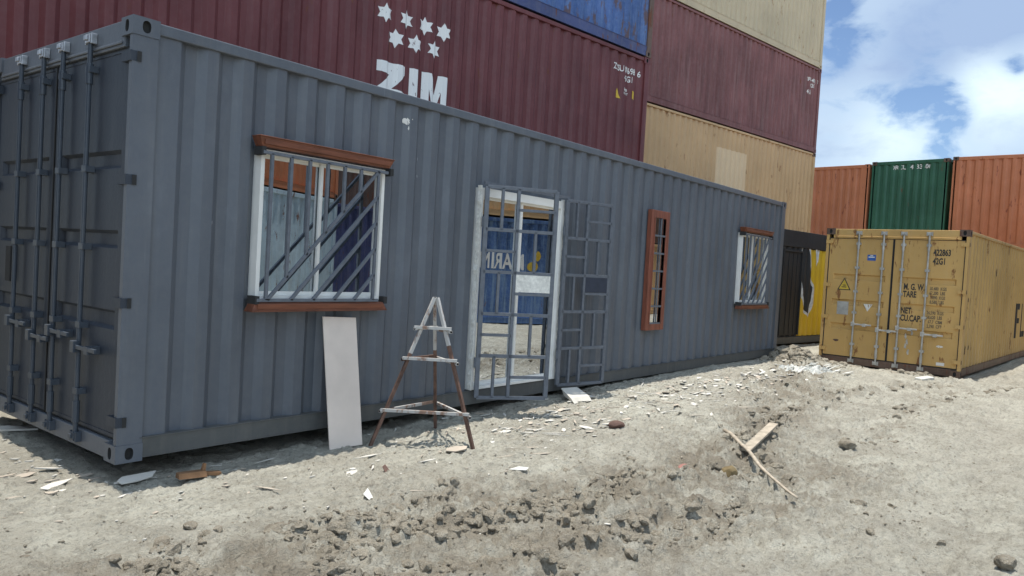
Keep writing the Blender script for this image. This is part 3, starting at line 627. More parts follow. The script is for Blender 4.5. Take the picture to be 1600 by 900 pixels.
# torn filler around the frame edge
r = random.Random(8)
for xx, sg in ((X0, -1), (X1, 1)):
    mb = MB()
    pts = [(xx+sg*(.003+r.random()*.015), z) for z in np.linspace(Z0, Z1+.02, 40)]
    for (a, za), (b, zb) in zip(pts[:-1], pts[1:]):
        mb.hexa([(xx-sg*.004, -.014, za), (a, -.014, za), (b, -.014, zb), (xx-sg*.004, -.014, zb)], [(xx-sg*.004, .03, za), (a, .03, za), (b, .03, zb), (xx-sg*.004, .03, zb)])
    mb.build('sealant', 'foam', df)
def gate(hx, ang, label, plate, extra=False):
    Wg, z0, z1, t = .72, .10, 2.20, .033
    g = empty('gate', (hx, -.065, 0), -rad(ang)); g.parent = grey; del_ = g
    mb = MB(); B = lambda x0, za, x1, zb, w=t, y=0: mb.bar((x0, y, za), (x1, y, zb), w, t, (0, 1, 0))
    B(0, z0, 0, z1, .045); B(Wg, z0, Wg, z1, .045); B(0, z1, Wg, z1); B(0, z0, Wg, z0); xm = Wg*.45; B(xm, z0, xm, z1)
    rh = (z1-z0)/5; rows = [z1-rh*i for i in range(6)]
    for i in range(5):
        zt, zb = rows[i], rows[i+1]; zm = (zt+zb)/2
        if i: B(0, zt, Wg, zt)
        if i % 2 == 0: B(xm*.5, zb, xm*.5, zt, .028); B(xm, zm, Wg, zm, .028)
        else: B(0, zm, xm, zm, .028); B(xm+(Wg-xm)*.5, zb, xm+(Wg-xm)*.5, zt, .028)
    fr = mb.build('gate', 'grille', grey, bevel=.002); fr.location = (hx, -.065, 0); fr.rotation_euler = (0, 0, -rad(ang)); fr['label'] = label
    bpy.data.objects.remove(g)
    mb = MB(); z_ = rows[2]; mb.box(xm+.012, Wg-.016, -.016, .016, z_-.19, z_-.012); o = mb.build('lock_box', plate, fr, bevel=.002)
    for z in (.45, 1.85):
        mb = MB(); mb.tube((-.028, 0, z-.05), (-.028, 0, z+.05), .013, 8); mb.build('hinge', 'grille', fr)
    return fr
g1 = gate(3.47, 37, 'left gate of welded square tube swung half open', 'foam')
g2 = gate(4.87, 13, 'right gate of welded square tube swung flat against the wall', 'plate')
# top bar over the gates (stub of flat steel)
mb = MB(); mb.bar((3.44, -.05, 2.235), (4.92, -.05, 2.235), .02, .03, (0, 0, 1)); mb.build('gate_rail', 'grille', grey)

# ---- stacks behind
ZA = rad(-6.26); zt = Vector((math.cos(ZA), math.sin(ZA), 0)); zr = Vector((11.341, 2.616, 0)); z0_ = zr-zt*12.192
def at(v, z): return (v.x, v.y, z)
container(None, at(z0_, -.1), ZA, 12.192, 2.89, 'tan2', 'faded tan container right behind the grey one, under the maroon one with stars', castm='brown', seed=30, end='blind')
zim = container(None, at(z0_, 2.80), ZA, 12.192, 2.89, 'maroon', 'dark maroon container with seven white stars and big white letters, stacked behind the grey one', seed=31, trail=.08, end='blind', group='containers in the stack behind the grey office')
blu = container(None, at(z0_+zt*.03, 5.705), ZA, 12.192, 2.591, 'blue', 'bright blue container streaked with rust, on top of the maroon container with stars', frame='brown', rail='bluerail', seed=32, brail=.20, end='blind')
PZ = profile(.13, 12.192-.13); LZ = 12.192; bz = 2.80
def star(cx, cy, R): return [(cx+math.sin(i*math.pi/6)*(R if i % 2 == 0 else R*.56), cy+math.cos(i*math.pi/6)*(R if i % 2 == 0 else R*.56)) for i in range(12)]
for x, z in ((-6.35, 4.89), (-5.98, 4.89), (-5.63, 4.89), (-5.28, 4.88), (-6.15, 4.58), (-5.8, 4.58), (-5.45, 4.58)):
    decal(zim, 'painted_star', poly_bm([star(0, 0, .138)]), LZ+x, z-bz, 'white_paint', PZ)
zx = LZ-6.44; T, Bm = 4.22-bz, 3.64-bz
decal(zim, 'lettering', poly_bm([[(0, T), (.49, T), (.49, T-.13), (.27, T-.36), (.49, T-.38), (.49, Bm), (0, Bm), (0, T-.39), (.22, T-.17), (0, T-.15)]]), zx, 0, 'white_paint', PZ)
decal(zim, 'lettering', poly_bm([[(.57, T), (.70, T), (.70, Bm), (.57, Bm)]]), zx, 0, 'white_paint', PZ)
decal(zim, 'lettering', poly_bm([[(.80, T), (.96, T), (1.05, T-.30), (1.11, T), (1.28, T), (1.28, Bm), (1.16, Bm), (1.16, T-.24), (1.08, Bm), (1.01, Bm), (.92, T-.24), (.92, Bm), (.80, Bm)]]), zx, 0, 'white_paint', PZ)
for s, x, z in (('ZCSU 876988  6', -1.11, 5.27), ('45G1', -.77, 5.11)):
    decal(zim, 'lettering', text_mesh(s, .16, .78, .003), LZ+x, z-bz, 'white_thin', PZ)
decal(zim, 'warning_sign', poly_bm([[(0, 0), (.18, 0), (.09, .19)]]), LZ-1.02, 4.75-bz, 'yellow_mark', PZ)
decal(zim, 'warning_sign', poly_bm([[(0, 0), (.11, 0), (.11, .15), (0, .15)]]), LZ-.49, 4.81-bz, 'yellow_mark', PZ)
decal(zim, 'lettering', text_mesh('SUPER\nHEAVY', .07, .8, .002), LZ-.76, 4.92-bz, 'white_thin', PZ)
SA = rad(-8.5); st = Vector((math.cos(SA), math.sin(SA), 0)); sr = Vector((23.88, 3.19, 0)); s0 = sr-st*12.192
container(None, at(s0, -.1), SA, 12.192, 2.89, 'maroon2', 'faded red container at the foot of the tall stack behind the kiosk', castm='brown', seed=40, end='blind', pitch=.25)
tanb = container(None, at(s0, 2.80), SA, 12.192, 2.89, 'tan', 'tan container with rust runs and a fresh square patch, under the faded red one', castm='brown', frame='tan', seed=41, end='blind', trail=.07, pitch=.25)
redb = container(None, at(s0, 5.705), SA, 12.192, 2.755, 'maroon2', 'faded red container between two tan ones in the tall stack', castm='maroon2', rail='maroon2', seed=42, end='blind', trail=.07, pitch=.25, brail=.17)
topb = container(None, at(s0, 8.475), SA, 12.192, 2.75, 'tan2', 'pale tan container at the very top of the tall stack', castm='tan2', seed=43, end='blind', pitch=.25, brail=.2)
PS = profile(.13, 12.192-.13, .25)
decal(tanb, 'paint_patch', poly_bm([[(-5.85, 3.4), (-4.25, 3.4), (-4.25, 5.07), (-5.85, 5.07)]]), 12.192, -2.80, 'tanpatch', PS, label='fresh lighter square of tan paint')
for s, x, z in (('TRIU 4021 7', -.86, 7.95), ('42G1', -.6, 7.78), ('4,3 6', -.8, 7.55)):
    decal(redb, 'lettering', text_mesh(s, .17, .8, .004), 12.192+x, z-5.705, 'white_thin', PS)
# row of container ends
EA = rad(-8.6)
def row(loc, H, c, label, **k):
    return container(None, loc, k.pop('rz', EA), 12.192 if k.pop('L', 0) == 0 else 6.06, H, c, label, end='blind', group='containers stacked end-on behind the ochre container', **k)
t_ = Vector((math.sin(-EA)*1, math.cos(EA), 0)); G0 = Vector((25.93, -.40, 0))
rc = 'brown'
row(at(G0, -.1), 2.89, 'brown', 'brown container under the green one in the end-on row', seed=50)
grn = row(at(G0, 2.80), 2.90, 'green', 'green container standing end-on between two orange ones', seed=51, castm='brown')
row(at(G0+t_*2.52, -.1), 2.89, 'maroon2', 'red container under the left orange one in the end-on row', seed=52)
row(at(G0+t_*2.52, 2.80), 2.84, 'orange', 'orange container left of the green one, above and behind the ochre container', seed=53)
O0 = Vector((25.62, -2.96, 0))
row(at(O0, -.1), 2.89, 'brown', 'brown container under the right orange one in the end-on row', seed=54, rz=rad(-4.5))
row(at(O0, 2.80), 2.91, 'orange', 'orange container right of the green one at the edge of the photo', seed=55, castm='brown', rz=rad(-4.5))
row(at(O0+Vector((-.1, -2.5, 0)), 2.80, ), 2.89, 'orange', 'orange container beyond the right edge of the end-on row', seed=56, rz=rad(-4.5))
row(at(O0+Vector((-.1, -2.5, 0)), -.1), 2.89, 'brown', 'brown container at the foot of the row beyond its right edge', seed=57, rz=rad(-4.5))
PE = profile(.10, WDT-.10, .25, .04)
decal(grn, 'lettering', text_mesh('DRCU  4333508', .20, .95, .004), .62, 2.60, 'white_thin', PE, face='end')

# ---- ochre container
ya = -1.62; org = Vector((13.15+2.438*math.cos(ya), -.485+2.438*math.sin(ya), 0))
och = container(None, at(org, -.093), ya+math.pi/2, 12.192, 2.591, 'yellow', 'ochre container standing alone on the mud with its closed doors facing the camera', frame='yellow', rail='brown', castm='brown', side='yellowside', seed=60,
                rods=(2.438-1.81, 2.438-1.39, 2.438-1.05, 2.438-.61), bands=[(.66, .78), (1.12, 1.24), (1.60, 1.72)], trail=.06, brail=.14)
for o in och.children:
    if o.name.startswith('top_rail'): o.data.materials[0] = M['yellowside']
    if o.name.startswith('door_sill'): o.data.materials[0] = M['brown']
D = lambda nm, bm, u, z, mt, lab=None: decal(och, nm, bm, u, z+.093, mt, None, 'door', .004, lab)
for s, u, z, sz, mt in (('422863', 1.88, 2.035, .155, 'black_mark'), ('42G1', 1.88, 1.88, .155, 'black_mark'), ('M. G. W.', 1.43, 1.40, .155, 'black_mark'), ('TARE', 1.43, 1.265, .155, 'black_mark'),
                        ('NET', 1.41, .965, .155, 'black_mark'), ('CU.CAP.', 1.41, .83, .155, 'black_mark')):
    D('lettering', text_mesh(s, sz, .60, .005), u, z, mt)
for s, u, z in (('30,480  KGS\n67,200  LBS\n 3,890  KGS\n 8,580  LBS', 1.86, 1.475), ('26,590  KGS\n58,620  LBS\n  67.7  CBM\n 2,390  CFT', 1.84, 1.04)):
    D('lettering', text_mesh(s, .080, .66, .002), u, z-.06, 'faint_mark')
D('warning_sign', poly_bm([[(0, 0), (.25, 0), (.125, .24)]]), .26, 1.32, 'black_mark')
decal(och, 'warning_sign', poly_bm([[(.028, .016), (.222, .016), (.125, .204)]]), .26, 1.32+.093, 'yellow_mark', None, 'door', .006)
decal(och, 'lettering', poly_bm([[(.08, .05), (.17, .05), (.17, .065), (.08, .065)], [(.095, .085), (.155, .085), (.155, .10), (.095, .10)]]), .26, 1.32+.093, 'black_mark', None, 'door', .008)
D('sticker', poly_bm([[(0, 0), (.15, 0), (.15, .11), (0, .11)]]), .77, 1.90, 'bluesign', 'small blue sticker')
decal(och, 'sticker', poly_bm([[(.02, .055), (.13, .055), (.13, .075), (.02, .075)], [(.05, .085), (.10, .085), (.10, .10), (.05, .10)]]), .77, 1.90+.093, 'white_thin', None, 'door', .006)
D('data_plate', poly_bm([[(0, 0), (.21, 0), (.21, .25), (0, .25)]]), .28, .85, 'galv', 'grey metal data plate')
D('sticker', poly_bm([[(0, .14), (.16, .14), (.075, 0)]]), .76, .94, 'white_thin', 'white downward triangle sticker')
D('sticker', poly_bm([[(0, 0), (.13, 0), (.13, .055), (0, .055)]]), 2.05, .085, 'white_thin')
D('rust_mark', poly_bm([blob2(0, 0, .05, .02, seed=61)]), .30, .35, 'rusty'); D('paint_scuff', poly_bm([blob2(0, 0, .05, .018, seed=62)]), 2.08, .42, 'white_thin')
for k, (u, z) in enumerate(((1.52, .55), (1.55, .45), (1.53, .36), (1.58, .28), (1.62, .63))): D('paint_scuff', poly_bm([blob2(0, 0, .018, .05, seed=70+k, j=.5)]), u, z, 'galv')
PY = profile(.13, 12.192-.13)
r = random.Random(4)
for k in range(6):
    u = .25+r.random()**1.6*3.0; z = .25+r.random()*2.0; decal(och, 'rust_mark', poly_bm([[(0, 0), (.012, .01), (.015, .09*r.uniform(.4, 1.4)), (.004, .09)]]), round((u-.13)/PITCH)*PITCH+.13+.09, z, 'rusty' if k % 2 else 'black_mark', PY)
# big black block letters at the photo's right edge
for k, (a, b, c_, d_) in enumerate(((0, .16, 0, .80), (.16, .55, .66, .80), (.16, .50, .34, .46), (.75, .91, 0, .80), (.91, 1.35, 0, .14), (1.55, 1.71, 0, .80), (1.71, 2.1, .66, .80))):
    decal(och, 'lettering', poly_bm([[(a, c_), (b, c_), (b, d_), (a, d_)]]), 5.72, .50, 'black_mark', PY)

# ---- black and yellow kiosk container between them
KA = rad(-7.5); k0 = Vector((13.4, 1.545, 0)); kt = Vector((math.cos(KA), math.sin(KA), 0))
kio = container('kiosk_container', at(k0, -.1), KA, 6.06, 2.75, 'black', 'yellow container kiosk painted with black flames, dark doorway, standing between the grey and ochre ones', frame='black', rail='greyrail', castm='black', seed=80,
                openings=[(2.46, 3.46, .22, 2.27)], end='blind', trail=.40, brail=.17)
for o in kio.children:
    if o.name.startswith('top_rail'): o.data.materials[0] = M['black']
mb = MB(); mb.box(2.46, 2.50, .012, .07, .22, 2.27); mb.box(3.42, 3.46, .012, .07, .22, 2.27); mb.box(2.50, 3.42, .012, .07, 2.23, 2.27); mb.build('door_frame', 'black', kio)
mb = MB(); mb.box(2.50, 3.42, .05, .09, .22, 2.23)
for k in range(4): mb.box(2.56+k*.22, 2.60+k*.22, .04, .05, .25, 2.2)
mb.build('door', 'black', kio)
PK = profile(.13, 6.06-.13)
decal(kio, 'painted_panel', poly_bm([[(3.47, .19), (5.9, .19), (5.9, 2.33), (3.47, 2.33)]]), 0, 0, 'yellow_spray', PK, proud=.004)
fl = [(0, 2.20), (.10, 2.34), (.30, 2.30), (.36, 2.1), (.42, 1.75), (.52, 1.45), (.62, 1.3), (.60, .95), (.50, .62), (.38, .66), (.24, .75), (.10, 1.1), (.03, 1.5), (.0, 1.6), (.04, 1.9)]
cx_, cy_ = .3, 1.45
big = [(cx_+(x-cx_)*1.28+.02*math.sin(9*y), cy_+(y-cy_)*1.10) for x, y in fl]
decal(kio, 'painted_flame', poly_bm([big]), 3.50, .1, 'white_spray', PK, proud=.007)
decal(kio, 'painted_flame', poly_bm([fl]), 3.50, .1, 'black', PK, proud=.010)
decal(kio, 'painted_flame', poly_bm([[(.62, 2.3), (.9, 2.33), (.88, 1.95), (.78, 1.75), (.70, 2.0)]]), 3.50, .1, 'white_spray', PK, proud=.007)

# ---- yard behind the camera, seen mirrored in the panes
def yard(loc, az, L, H, c, label, **k): return container(None, loc, rad(az), L, H, c, label, end='blind', group='containers across the yard mirrored in the glass', **k)
# their visible side faces +y, so local x runs towards -x: az ~ 180
lb = Vector((10.0, -10.4, 0))
yard(at(lb, -.1), 156.5, 6.06, 2.89, 'lightblue', 'light blue container across the yard, mirrored in the left half of the big window', seed=90, castm='brown')
yard(at(lb, 2.80), 156.5, 6.06, 2.59, 'orange', 'orange container on top of the light blue one, mirrored in the big window', seed=91, castm='brown')
yard((15.2, -12.2, -.1), 178, 6.06, 2.95, 'bluerail', 'navy container across the yard, mirrored in the right half of the big window', seed=92)
yard((17.5, -14.2, 2.85), 178, 12.192, 2.59, 'brown', 'dark brown container above and behind the navy one, mirrored in the big window', seed=98)
mar = yard((16.5, -5.576, -.1), 180+25, 6.06, 2.72, 'blue2', 'blue container lettered in white across the yard, mirrored in the doorway', seed=93)
yard((16.5, -5.576, 2.65), 180+25, 6.06, 2.59, 'tan', 'tan container on top of the blue lettered one, mirrored in the doorway', seed=94)
yard((30, -8.5, -.1), 180, 12.192, 2.59, 'tan', 'tan container far across the yard, mirrored in the narrow window', seed=95)
yard((30, -8.5, 2.5), 180, 12.192, 2.59, 'brown', 'brown container on the tan one, mirrored in the narrow window', seed=96)
yard((43, -9.0, -.1), 180, 12.192, 2.59, 'grey', 'grey container at the far end of the yard, mirrored in the far window', seed=97)

PM = profile(.13, 6.06-.13)
decal(mar, 'lettering', text_mesh('MARINE', .55, .72, .012), 3.35, 1.42, 'white_paint', PM)
decal(mar, 'painted_emblem', poly_bm([blob2(0, 0, .16, .13, 12, .1, 5)]), 3.09, 1.50, 'yellow_mark', PM); decal(mar, 'painted_emblem', poly_bm([blob2(0, 0, .10, .14, 12, .1, 6)]), 2.97, 1.78, 'yellow_mark', PM)
# stack added out of view left of the doors to shade the door end
for k, (c_, lab) in enumerate((('maroon', 'maroon container added unseen at the foot of the shading stack facing the grey container doors'), ('bluerail', 'navy container added unseen in the middle of the shading stack facing the grey container doors'), ('brown', 'brown container added unseen at the top of the shading stack facing the grey container doors'))):
    container(None, (-7.2, -3.0, -.1+2.9*k), rad(90), 12.192, 2.89, c_, lab, seed=110+k, end='blind')
# ------------------------------------------------------------------ small things
# leaning board
p0, p1 = Vector((1.555, -.215, gz(1.6, -.2)-.0)), Vector((1.87, -.235, gz(1.85, -.22)))
q0, q1 = Vector((1.575, -.020, .94)), Vector((1.915, -.020, .925))
zb = min(p0.z, p1.z)+.012; p0.z = p1.z = zb
th = Vector((0, -.012, 0)); mb = MB(); mb.hexa([p0, p1, p1+th, p0+th], [q0, q1, q1+th, q0+th])
bo = mb.build('board', 'board', bevel=.002); tag(bo, 'narrow pale board leaning on the grey container below the big window', 'board')
# tripod stand of steel tubes
ap = Vector((2.40, -.47, 1.125))
fa = Vector((1.93, -.27, gz(1.93, -.27)-.01)); fb = Vector((2.47, -.93, gz(2.47, -.93)-.01)); fc = Vector((2.76, -.21, gz(2.76, -.21)-.01))
tp = empty('tripod_stand', (2.4, -.47, gz(2.4, -.47)), 0, 'rusty three legged stand welded from steel tubes, in front of the grey container', 'stand')
base = Vector(tp.location)
L_ = lambda v: v-base
legs = [(fa, ap+Vector((-.012, 0, 0))), (fb, ap+Vector((.012, -.012, 0))), (fc, ap+Vector((.005, .014, 0)))]
for k, (f, a) in enumerate(legs):
    mb = MB(); mr = mb.mi('rusty'); mw = mb.mi('barem'); mh = mb.mi('hole'); f, a = L_(f), L_(a); t = .62 if k != 1 else .68
    m_ = f.lerp(a, t); mb.sqtube(f, m_, .026, m=mr, mh=mh); mb.sqtube(m_, a, .0262, m=mw, mh=mh)
    mb.build('leg', 'rusty', tp)
def onleg(k, h): f, a = legs[k]; t = (h-f.z)/(a.z-f.z); return L_(f.lerp(a, t))
for h, ext, ms in ((.86, .06, ('barem', 'barem', 'barem')), (.60, .045, ('barem', 'barem', 'rusty')), (.17, .04, ('barem', 'barem', 'barem'))):
    for n_, (i, j, dz) in enumerate(((0, 1, .012), (1, 2, -.014), (2, 0, .0))):
        a, b = onleg(i, h+dz), onleg(j, h+dz); d = (b-a).normalized(); out = Vector(((a+b)/2-L_(ap))); out.z = 0; out.normalize()
        mb = MB(); m0 = mb.mi(ms[n_]); mh = mb.mi('hole'); mb.sqtube(a-d*ext+out*.022, b+d*ext+out*.022, .024, m=m0, mh=mh); mb.build('rung', ms[n_], tp)
# forked stick
def branch(pts, r0, r1, name, mat, label, cat):
    bm = bmesh.new(); rr = random.Random(3); rings = []; n = 8
    for i, p in enumerate(pts):
        p = Vector(p); q = Vector(pts[min(i+1, len(pts)-1)]); o = Vector(pts[max(i-1, 0)]); d = (q-o).normalized(); a = d.cross(Vector((0, 0, 1))).normalized(); b = a.cross(d)
        r_ = r0+(r1-r0)*i/(len(pts)-1); rings.append([bm.verts.new(p+(a*math.cos(t)*r_*rr.uniform(.8, 1.2)+b*math.sin(t)*r_*.8)) for t in [2*math.pi*k/n for k in range(n)]])
    for A, B in zip(rings[:-1], rings[1:]):
        for k in range(n): bm.faces.new((A[k], A[(k+1) % n], B[(k+1) % n], B[k]))
    bm.faces.new(rings[0][::-1]); bm.faces.new(rings[-1])
    me = bpy.data.meshes.new(name); bm.to_mesh(me); bm.free(); me.materials.append(M[mat]); me.polygons.foreach_set('use_smooth', [True]*len(me.polygons))
    o = bpy.data.objects.new(name, me); COL.objects.link(o); return tag(o, label, cat)
A, B = Vector((4.64, -2.18, 0)), Vector((3.11, -3.35, 0)); pts = []
for i in range(13):
    t = i/12; q = A.lerp(B, t); q += Vector((.62, -.78, 0))*(.012*math.sin(t*7)+.005*math.sin(t*19)); q.z = max(gz(q.x+a_*.035, q.y+b_*.035) for a_ in range(-3, 4) for b_ in range(-3, 4))+.012+.008*math.sin(t*3.1); pts.append(q)
zs_ = [q.z for q in pts]
for i, q in enumerate(pts): q.z = sum(zs_[max(0, i-3):i+4])/len(zs_[max(0, i-3):i+4])+.006
branch(pts, .021, .010, 'stick', 'stickwood', 'long thin weathered stick lying across the mud on the right', 'stick')
a, b = Vector((4.20, -2.56, 0)), Vector((5.15, -2.46, 0)); a.z = gz(a.x, a.y)+.05; b.z = gz(b.x, b.y)+.075
mb = MB(); mb.bar(a, b, .085, .022); tag(mb.build('plank', 'stickwood', bevel=.003), 'short pale plank with one end on the thin stick', 'plank')

def flake(mb, x, y, sx, sy, rot, tilt=(0, 0), th=.006, n=6, seed=0, lift=.004, m=0):
    r = random.Random(seed); pts = []
    for i in range(n):
        t = 2*math.pi*(i+r.uniform(-.3, .3))/n; k = r.uniform(.75, 1.1); u, v = math.cos(t)*sx*k, math.sin(t)*sy*k
        pts.append((u, v))
    c, s = math.cos(rot), math.sin(rot); z0 = max(gz(x, y), gz(x+sx*.4, y), gz(x, y+sy*.4))+lift
    lo = [Vector((x+u*c-v*s, y+u*s+v*c, z0+u*tilt[0]+v*tilt[1])) for u, v in pts]; mb.hexa(lo, [p+Vector((0, 0, th)) for p in lo], m)
def single(name, mat, label, cat, *a, **k):
    mb = MB(); flake(mb, *a, **k); return tag(mb.build(name, mat), label, cat)
single('board_fragment', 'chip', 'white splinter of board on bare dirt before the grey corner casting', 'debris', -.26, .23, .15, .05, .55, seed=1, n=5)
single('board_fragment', 'chip', 'flat grey board scrap in the shade under the grey corner casting', 'debris', .12, -.05, .15, .07, .15, (.05, .1), seed=2, n=7)
single('board_fragment', 'chip', 'long white strip of board lying beside the container doors at the left edge', 'debris', -.02, 1.95, .30, .10, -.6, seed=3, n=4, th=.015)
single('paper_scrap', 'sheeting', 'small white paper scrap in the churned mud below the tripod stand', 'paper', 2.24, -1.59, .10, .035, -.5, (.1, .3), seed=4, n=4, th=.002)
single('paper_scrap', 'sheeting', 'small white paper scrap left of the churned mud, below the leaning board', 'paper', 1.04, -1.28, .055, .035, .9, (.4, .3), seed=5, n=4, th=.002)
single('board_fragment', 'chip', 'whitish board scrap on the dusty ground right below the leaning board', 'debris', 1.30, -.80, .07, .035, .3, (.1, .1), seed=6)
single('board_fragment', 'chipb', 'large flat tan flake on the ground below the tripod stand', 'debris', 2.31, -.90, .15, .08, .1, seed=7, n=6)
single('board_fragment', 'redstone', 'thin brown flake standing on edge left of the tripod stand', 'debris', 1.52, -.93, .06, .03, 1.2, (.6, .4), seed=8, n=5)
mb = MB(); z = gz(11.7, -2.5); mb.hexa([(11.5, -2.62, z), (11.9, -2.72, z), (12.0, -2.60, z), (11.6, -2.48, z)], [(11.5, -2.62, z+.05), (11.9, -2.72, z+.06), (12.0, -2.60, z+.06), (11.6, -2.48, z+.05)]); tag(mb.build('foam_block', 'sheeting', bevel=.01), 'white block on the mud in front of the ochre container doors', 'block')
# open carton of tin near gate
x, y = 4.90, -.30; z = gz(x, y)
mb = MB(); mb.hexa([(4.72, -.42, z+.0), (5.05, -.44, z+.005), (5.10, -.24, z+.04), (4.80, -.22, z+.05)], [(4.74, -.36, z+.05), (5.07, -.38, z+.055), (5.12, -.18, z+.12), (4.82, -.16, z+.13)])
tag(mb.build('cement_block', 'chip', bevel=.006), 'pale grey rectangular block on the ground beneath the open gates', 'block')
def rock(name, x, y, s, mat, label, cat, seed, flat=.7, sink=.3):
    bm = bmesh.new(); bmesh.ops.create_icosphere(bm, subdivisions=3, radius=1); r = np.random.RandomState(seed)
    pl = [(Vector(r.normal(size=3)).normalized(), r.uniform(.55, .9)) for _ in range(9)]
    for v in bm.verts:
        for n_, d in pl:
            k = v.co.dot(n_)
            if k > d: v.co -= n_*(k-d)
        v.co *= 1+.10*(float(vnoise(np.array(v.co.x*4+seed), np.array(v.co.y*4+v.co.z*3), seed))-.5)
        v.co = Vector((v.co.x*s[0], v.co.y*s[1], v.co.z*s[2]))
    me = bpy.data.meshes.new(name); bm.to_mesh(me); bm.free(); me.materials.append(M[mat]); o = bpy.data.objects.new(name, me); COL.objects.link(o)
    o.location = (x, y, max(gz(x, y), gz(x-.03, y-.04), gz(x-.06, y-.07))+s[2]*.62); o.rotation_euler = (0, 0, seed*1.3); return tag(o, label, cat)
rock('stone', 4.11, -1.31, (.09, .06, .045), 'redstone', 'dark red brown stone on the flake strewn ground right of the gates', 'stone', 2)
rock('stone', 3.49, -2.70, (.085, .07, .06), 'brownst', 'olive brown stone at the edge of the mud ridge, left of the thin stick', 'stone', 3)
rock('brick_piece', 3.2, -2.47, (.055, .045, .03), 'pinkst', 'small pink brick piece in the mud ridge, left of the thin stick', 'brick', 4)
rock('dirt_clod', 1.87, -2.45, (.055, .045, .04), 'clod', 'dark fist sized mud clod alone below the ridge in the middle foreground', 'clod', 5)
rock('dirt_clod', 2.76, -4.62, (.07, .06, .045), 'clod', 'brown clod at the bottom right corner of the photo', 'clod', 7)
rock('dirt_clod', 5.35, -3.1, (.10, .07, .05), 'clod', 'flat dark clod beside the tyre rut right of the plank', 'clod', 8)
# orange broken wood
x, y = .43, -.25; z = gz(x, y)+.03; e = MB(); e.hexa([(x-.14, y-.03, z), (x+.05, y-.045, z-.01), (x+.06, y+.04, z-.01), (x-.13, y+.04, z)], [(x-.14, y-.02, z+.035), (x+.05, y-.03, z+.025), (x+.06, y+.03, z+.025), (x-.13, y+.03, z+.035)])
e.hexa([(x+.02, y-.02, z), (x+.15, y-.05, z-.02), (x+.16, y, z-.02), (x+.02, y+.02, z)], [(x+.02, y-.02, z+.02), (x+.15, y-.05, z+.005), (x+.16, y, z+.005), (x+.02, y+.02, z+.02)])
e.hexa([(x+.03, y-.01, z+.02), (x+.055, y-.01, z+.02), (x+.055, y+.015, z+.02), (x+.03, y+.015, z+.02)], [(x+.045, y-.01, z+.075), (x+.06, y-.01, z+.07), (x+.06, y+.01, z+.07), (x+.045, y+.01, z+.075)])
tag(e.build('broken_wood', 'orangewood'), 'broken orange brown piece of wood on the ground below the big window', 'wood')
# crumpled white sheeting near the mound
bm = bmesh.new(); r = np.random.RandomState(3); n = 46
V = [[None]*n for _ in range(n)]
for i in range(n):
    for j in range(n):
        u, v = i/(n-1)*2-1, j/(n-1)*2-1; rr_ = math.hypot(u, v)
        x = 10.35+u*.62+v*.25; y = -1.15-u*.30+v*.26
        h = float(ridged(fbm(np.array(u*2.2+v*3), np.array(v*4-u), 4, 77)))
        edge = 1-sstep(.62, .98, rr_+.25*(float(vnoise(np.array(u*3.), np.array(v*3.), 5))-.5))
        V[i][j] = bm.verts.new((x+.05*math.sin(v*9), y, gz(x, y)-.03+float(edge)*(.03+.075*h**4)))
for i in range(n-1):
    for j in range(n-1): bm.faces.new((V[i][j], V[i+1][j], V[i+1][j+1], V[i][j+1]))
me = bpy.data.meshes.new('plastic_sheeting'); bm.to_mesh(me); bm.free(); me.materials.append(M['sheeting']); o = bpy.data.objects.new('plastic_sheeting', me); COL.objects.link(o)
sm = o.modifiers.new('s', 'SOLIDIFY'); sm.thickness = .003
mb = MB(); r_s = random.Random(31)
for _ in range(46):
    x = r_s.gauss(10.4, .42); y = -1.2-.1*(x-10.4)+r_s.gauss(0, .2); flake(mb, x, y, r_s.uniform(.07, .32), r_s.uniform(.012, .04), r_s.uniform(-.7, .3), (r_s.uniform(-.25, .25), 0), .006, 4, r_s.randrange(9999), .03)
fo = mb.build('torn_strip', 'sheeting', o); fo['kind'] = 'stuff'
tag(o, 'crumpled white sheeting lying before the mud mound, between the grey and ochre containers', 'sheeting')

# uncountable litter and clods
r = random.Random(12); mb = MB(); mc = mb.mi('chip'); mt_ = mb.mi('chipb')
def scatter(n, cx, cy, sx, sy, smin, smax, slope=0, pb=.4):
    for _ in range(n):
        x = r.gauss(cx, sx); y = min(r.gauss(cy, sy)+slope*(x-cx), -.03 if x > 0 else 5)
        s = smin*(smax/smin)**(r.random()**1.8)
        flake(mb, x, y, s, s*r.uniform(.25, .6), r.uniform(-.6, .6), (r.uniform(-.15, .15), r.uniform(-.15, .15)), r.choice([.003, .004, .008]), r.choice([4, 5, 6]), r.randrange(1 << 30), .003, mt_ if r.random() < pb else mc)
scatter(330, 6.3, -.95, 2.0, .35, .012, .11, -.03)
scatter(170, 8.8, -.9, 1.2, .30, .02, .16, 0, .3)
scatter(150, 3.6, -.65, .9, .35, .01, .07)
scatter(120, -.35, 1.2, .25, .65, .012, .10, 0, .45)
scatter(60, .3, -.4, .6, .3, .008, .035)
for _ in range(260):
    x = r.gauss(5.6, 2.4); y = min(-.85+r.gauss(0, .45)-.03*(x-5.6), -.06); s_ = r.uniform(.03, .16)
    if x > .3: flake(mb, x, y, s_, s_*r.uniform(.05, .14), r.uniform(-1.2, .9), (r.uniform(-.1, .1), 0), .004, 4, r.randrange(1 << 30), .004, mt_ if r.random() < .55 else mc)
scatter(60, 2.2, -1.2, 1.2, .6, .008, .03)
scatter(40, 6, -2.6, 2.5, .8, .006, .03, 0, .8)
tag(mb.build('board_litter', 'chip'), 'pale flakes and splinters of board strewn along the grey container', 'litter', kind='stuff')
TPL = {}
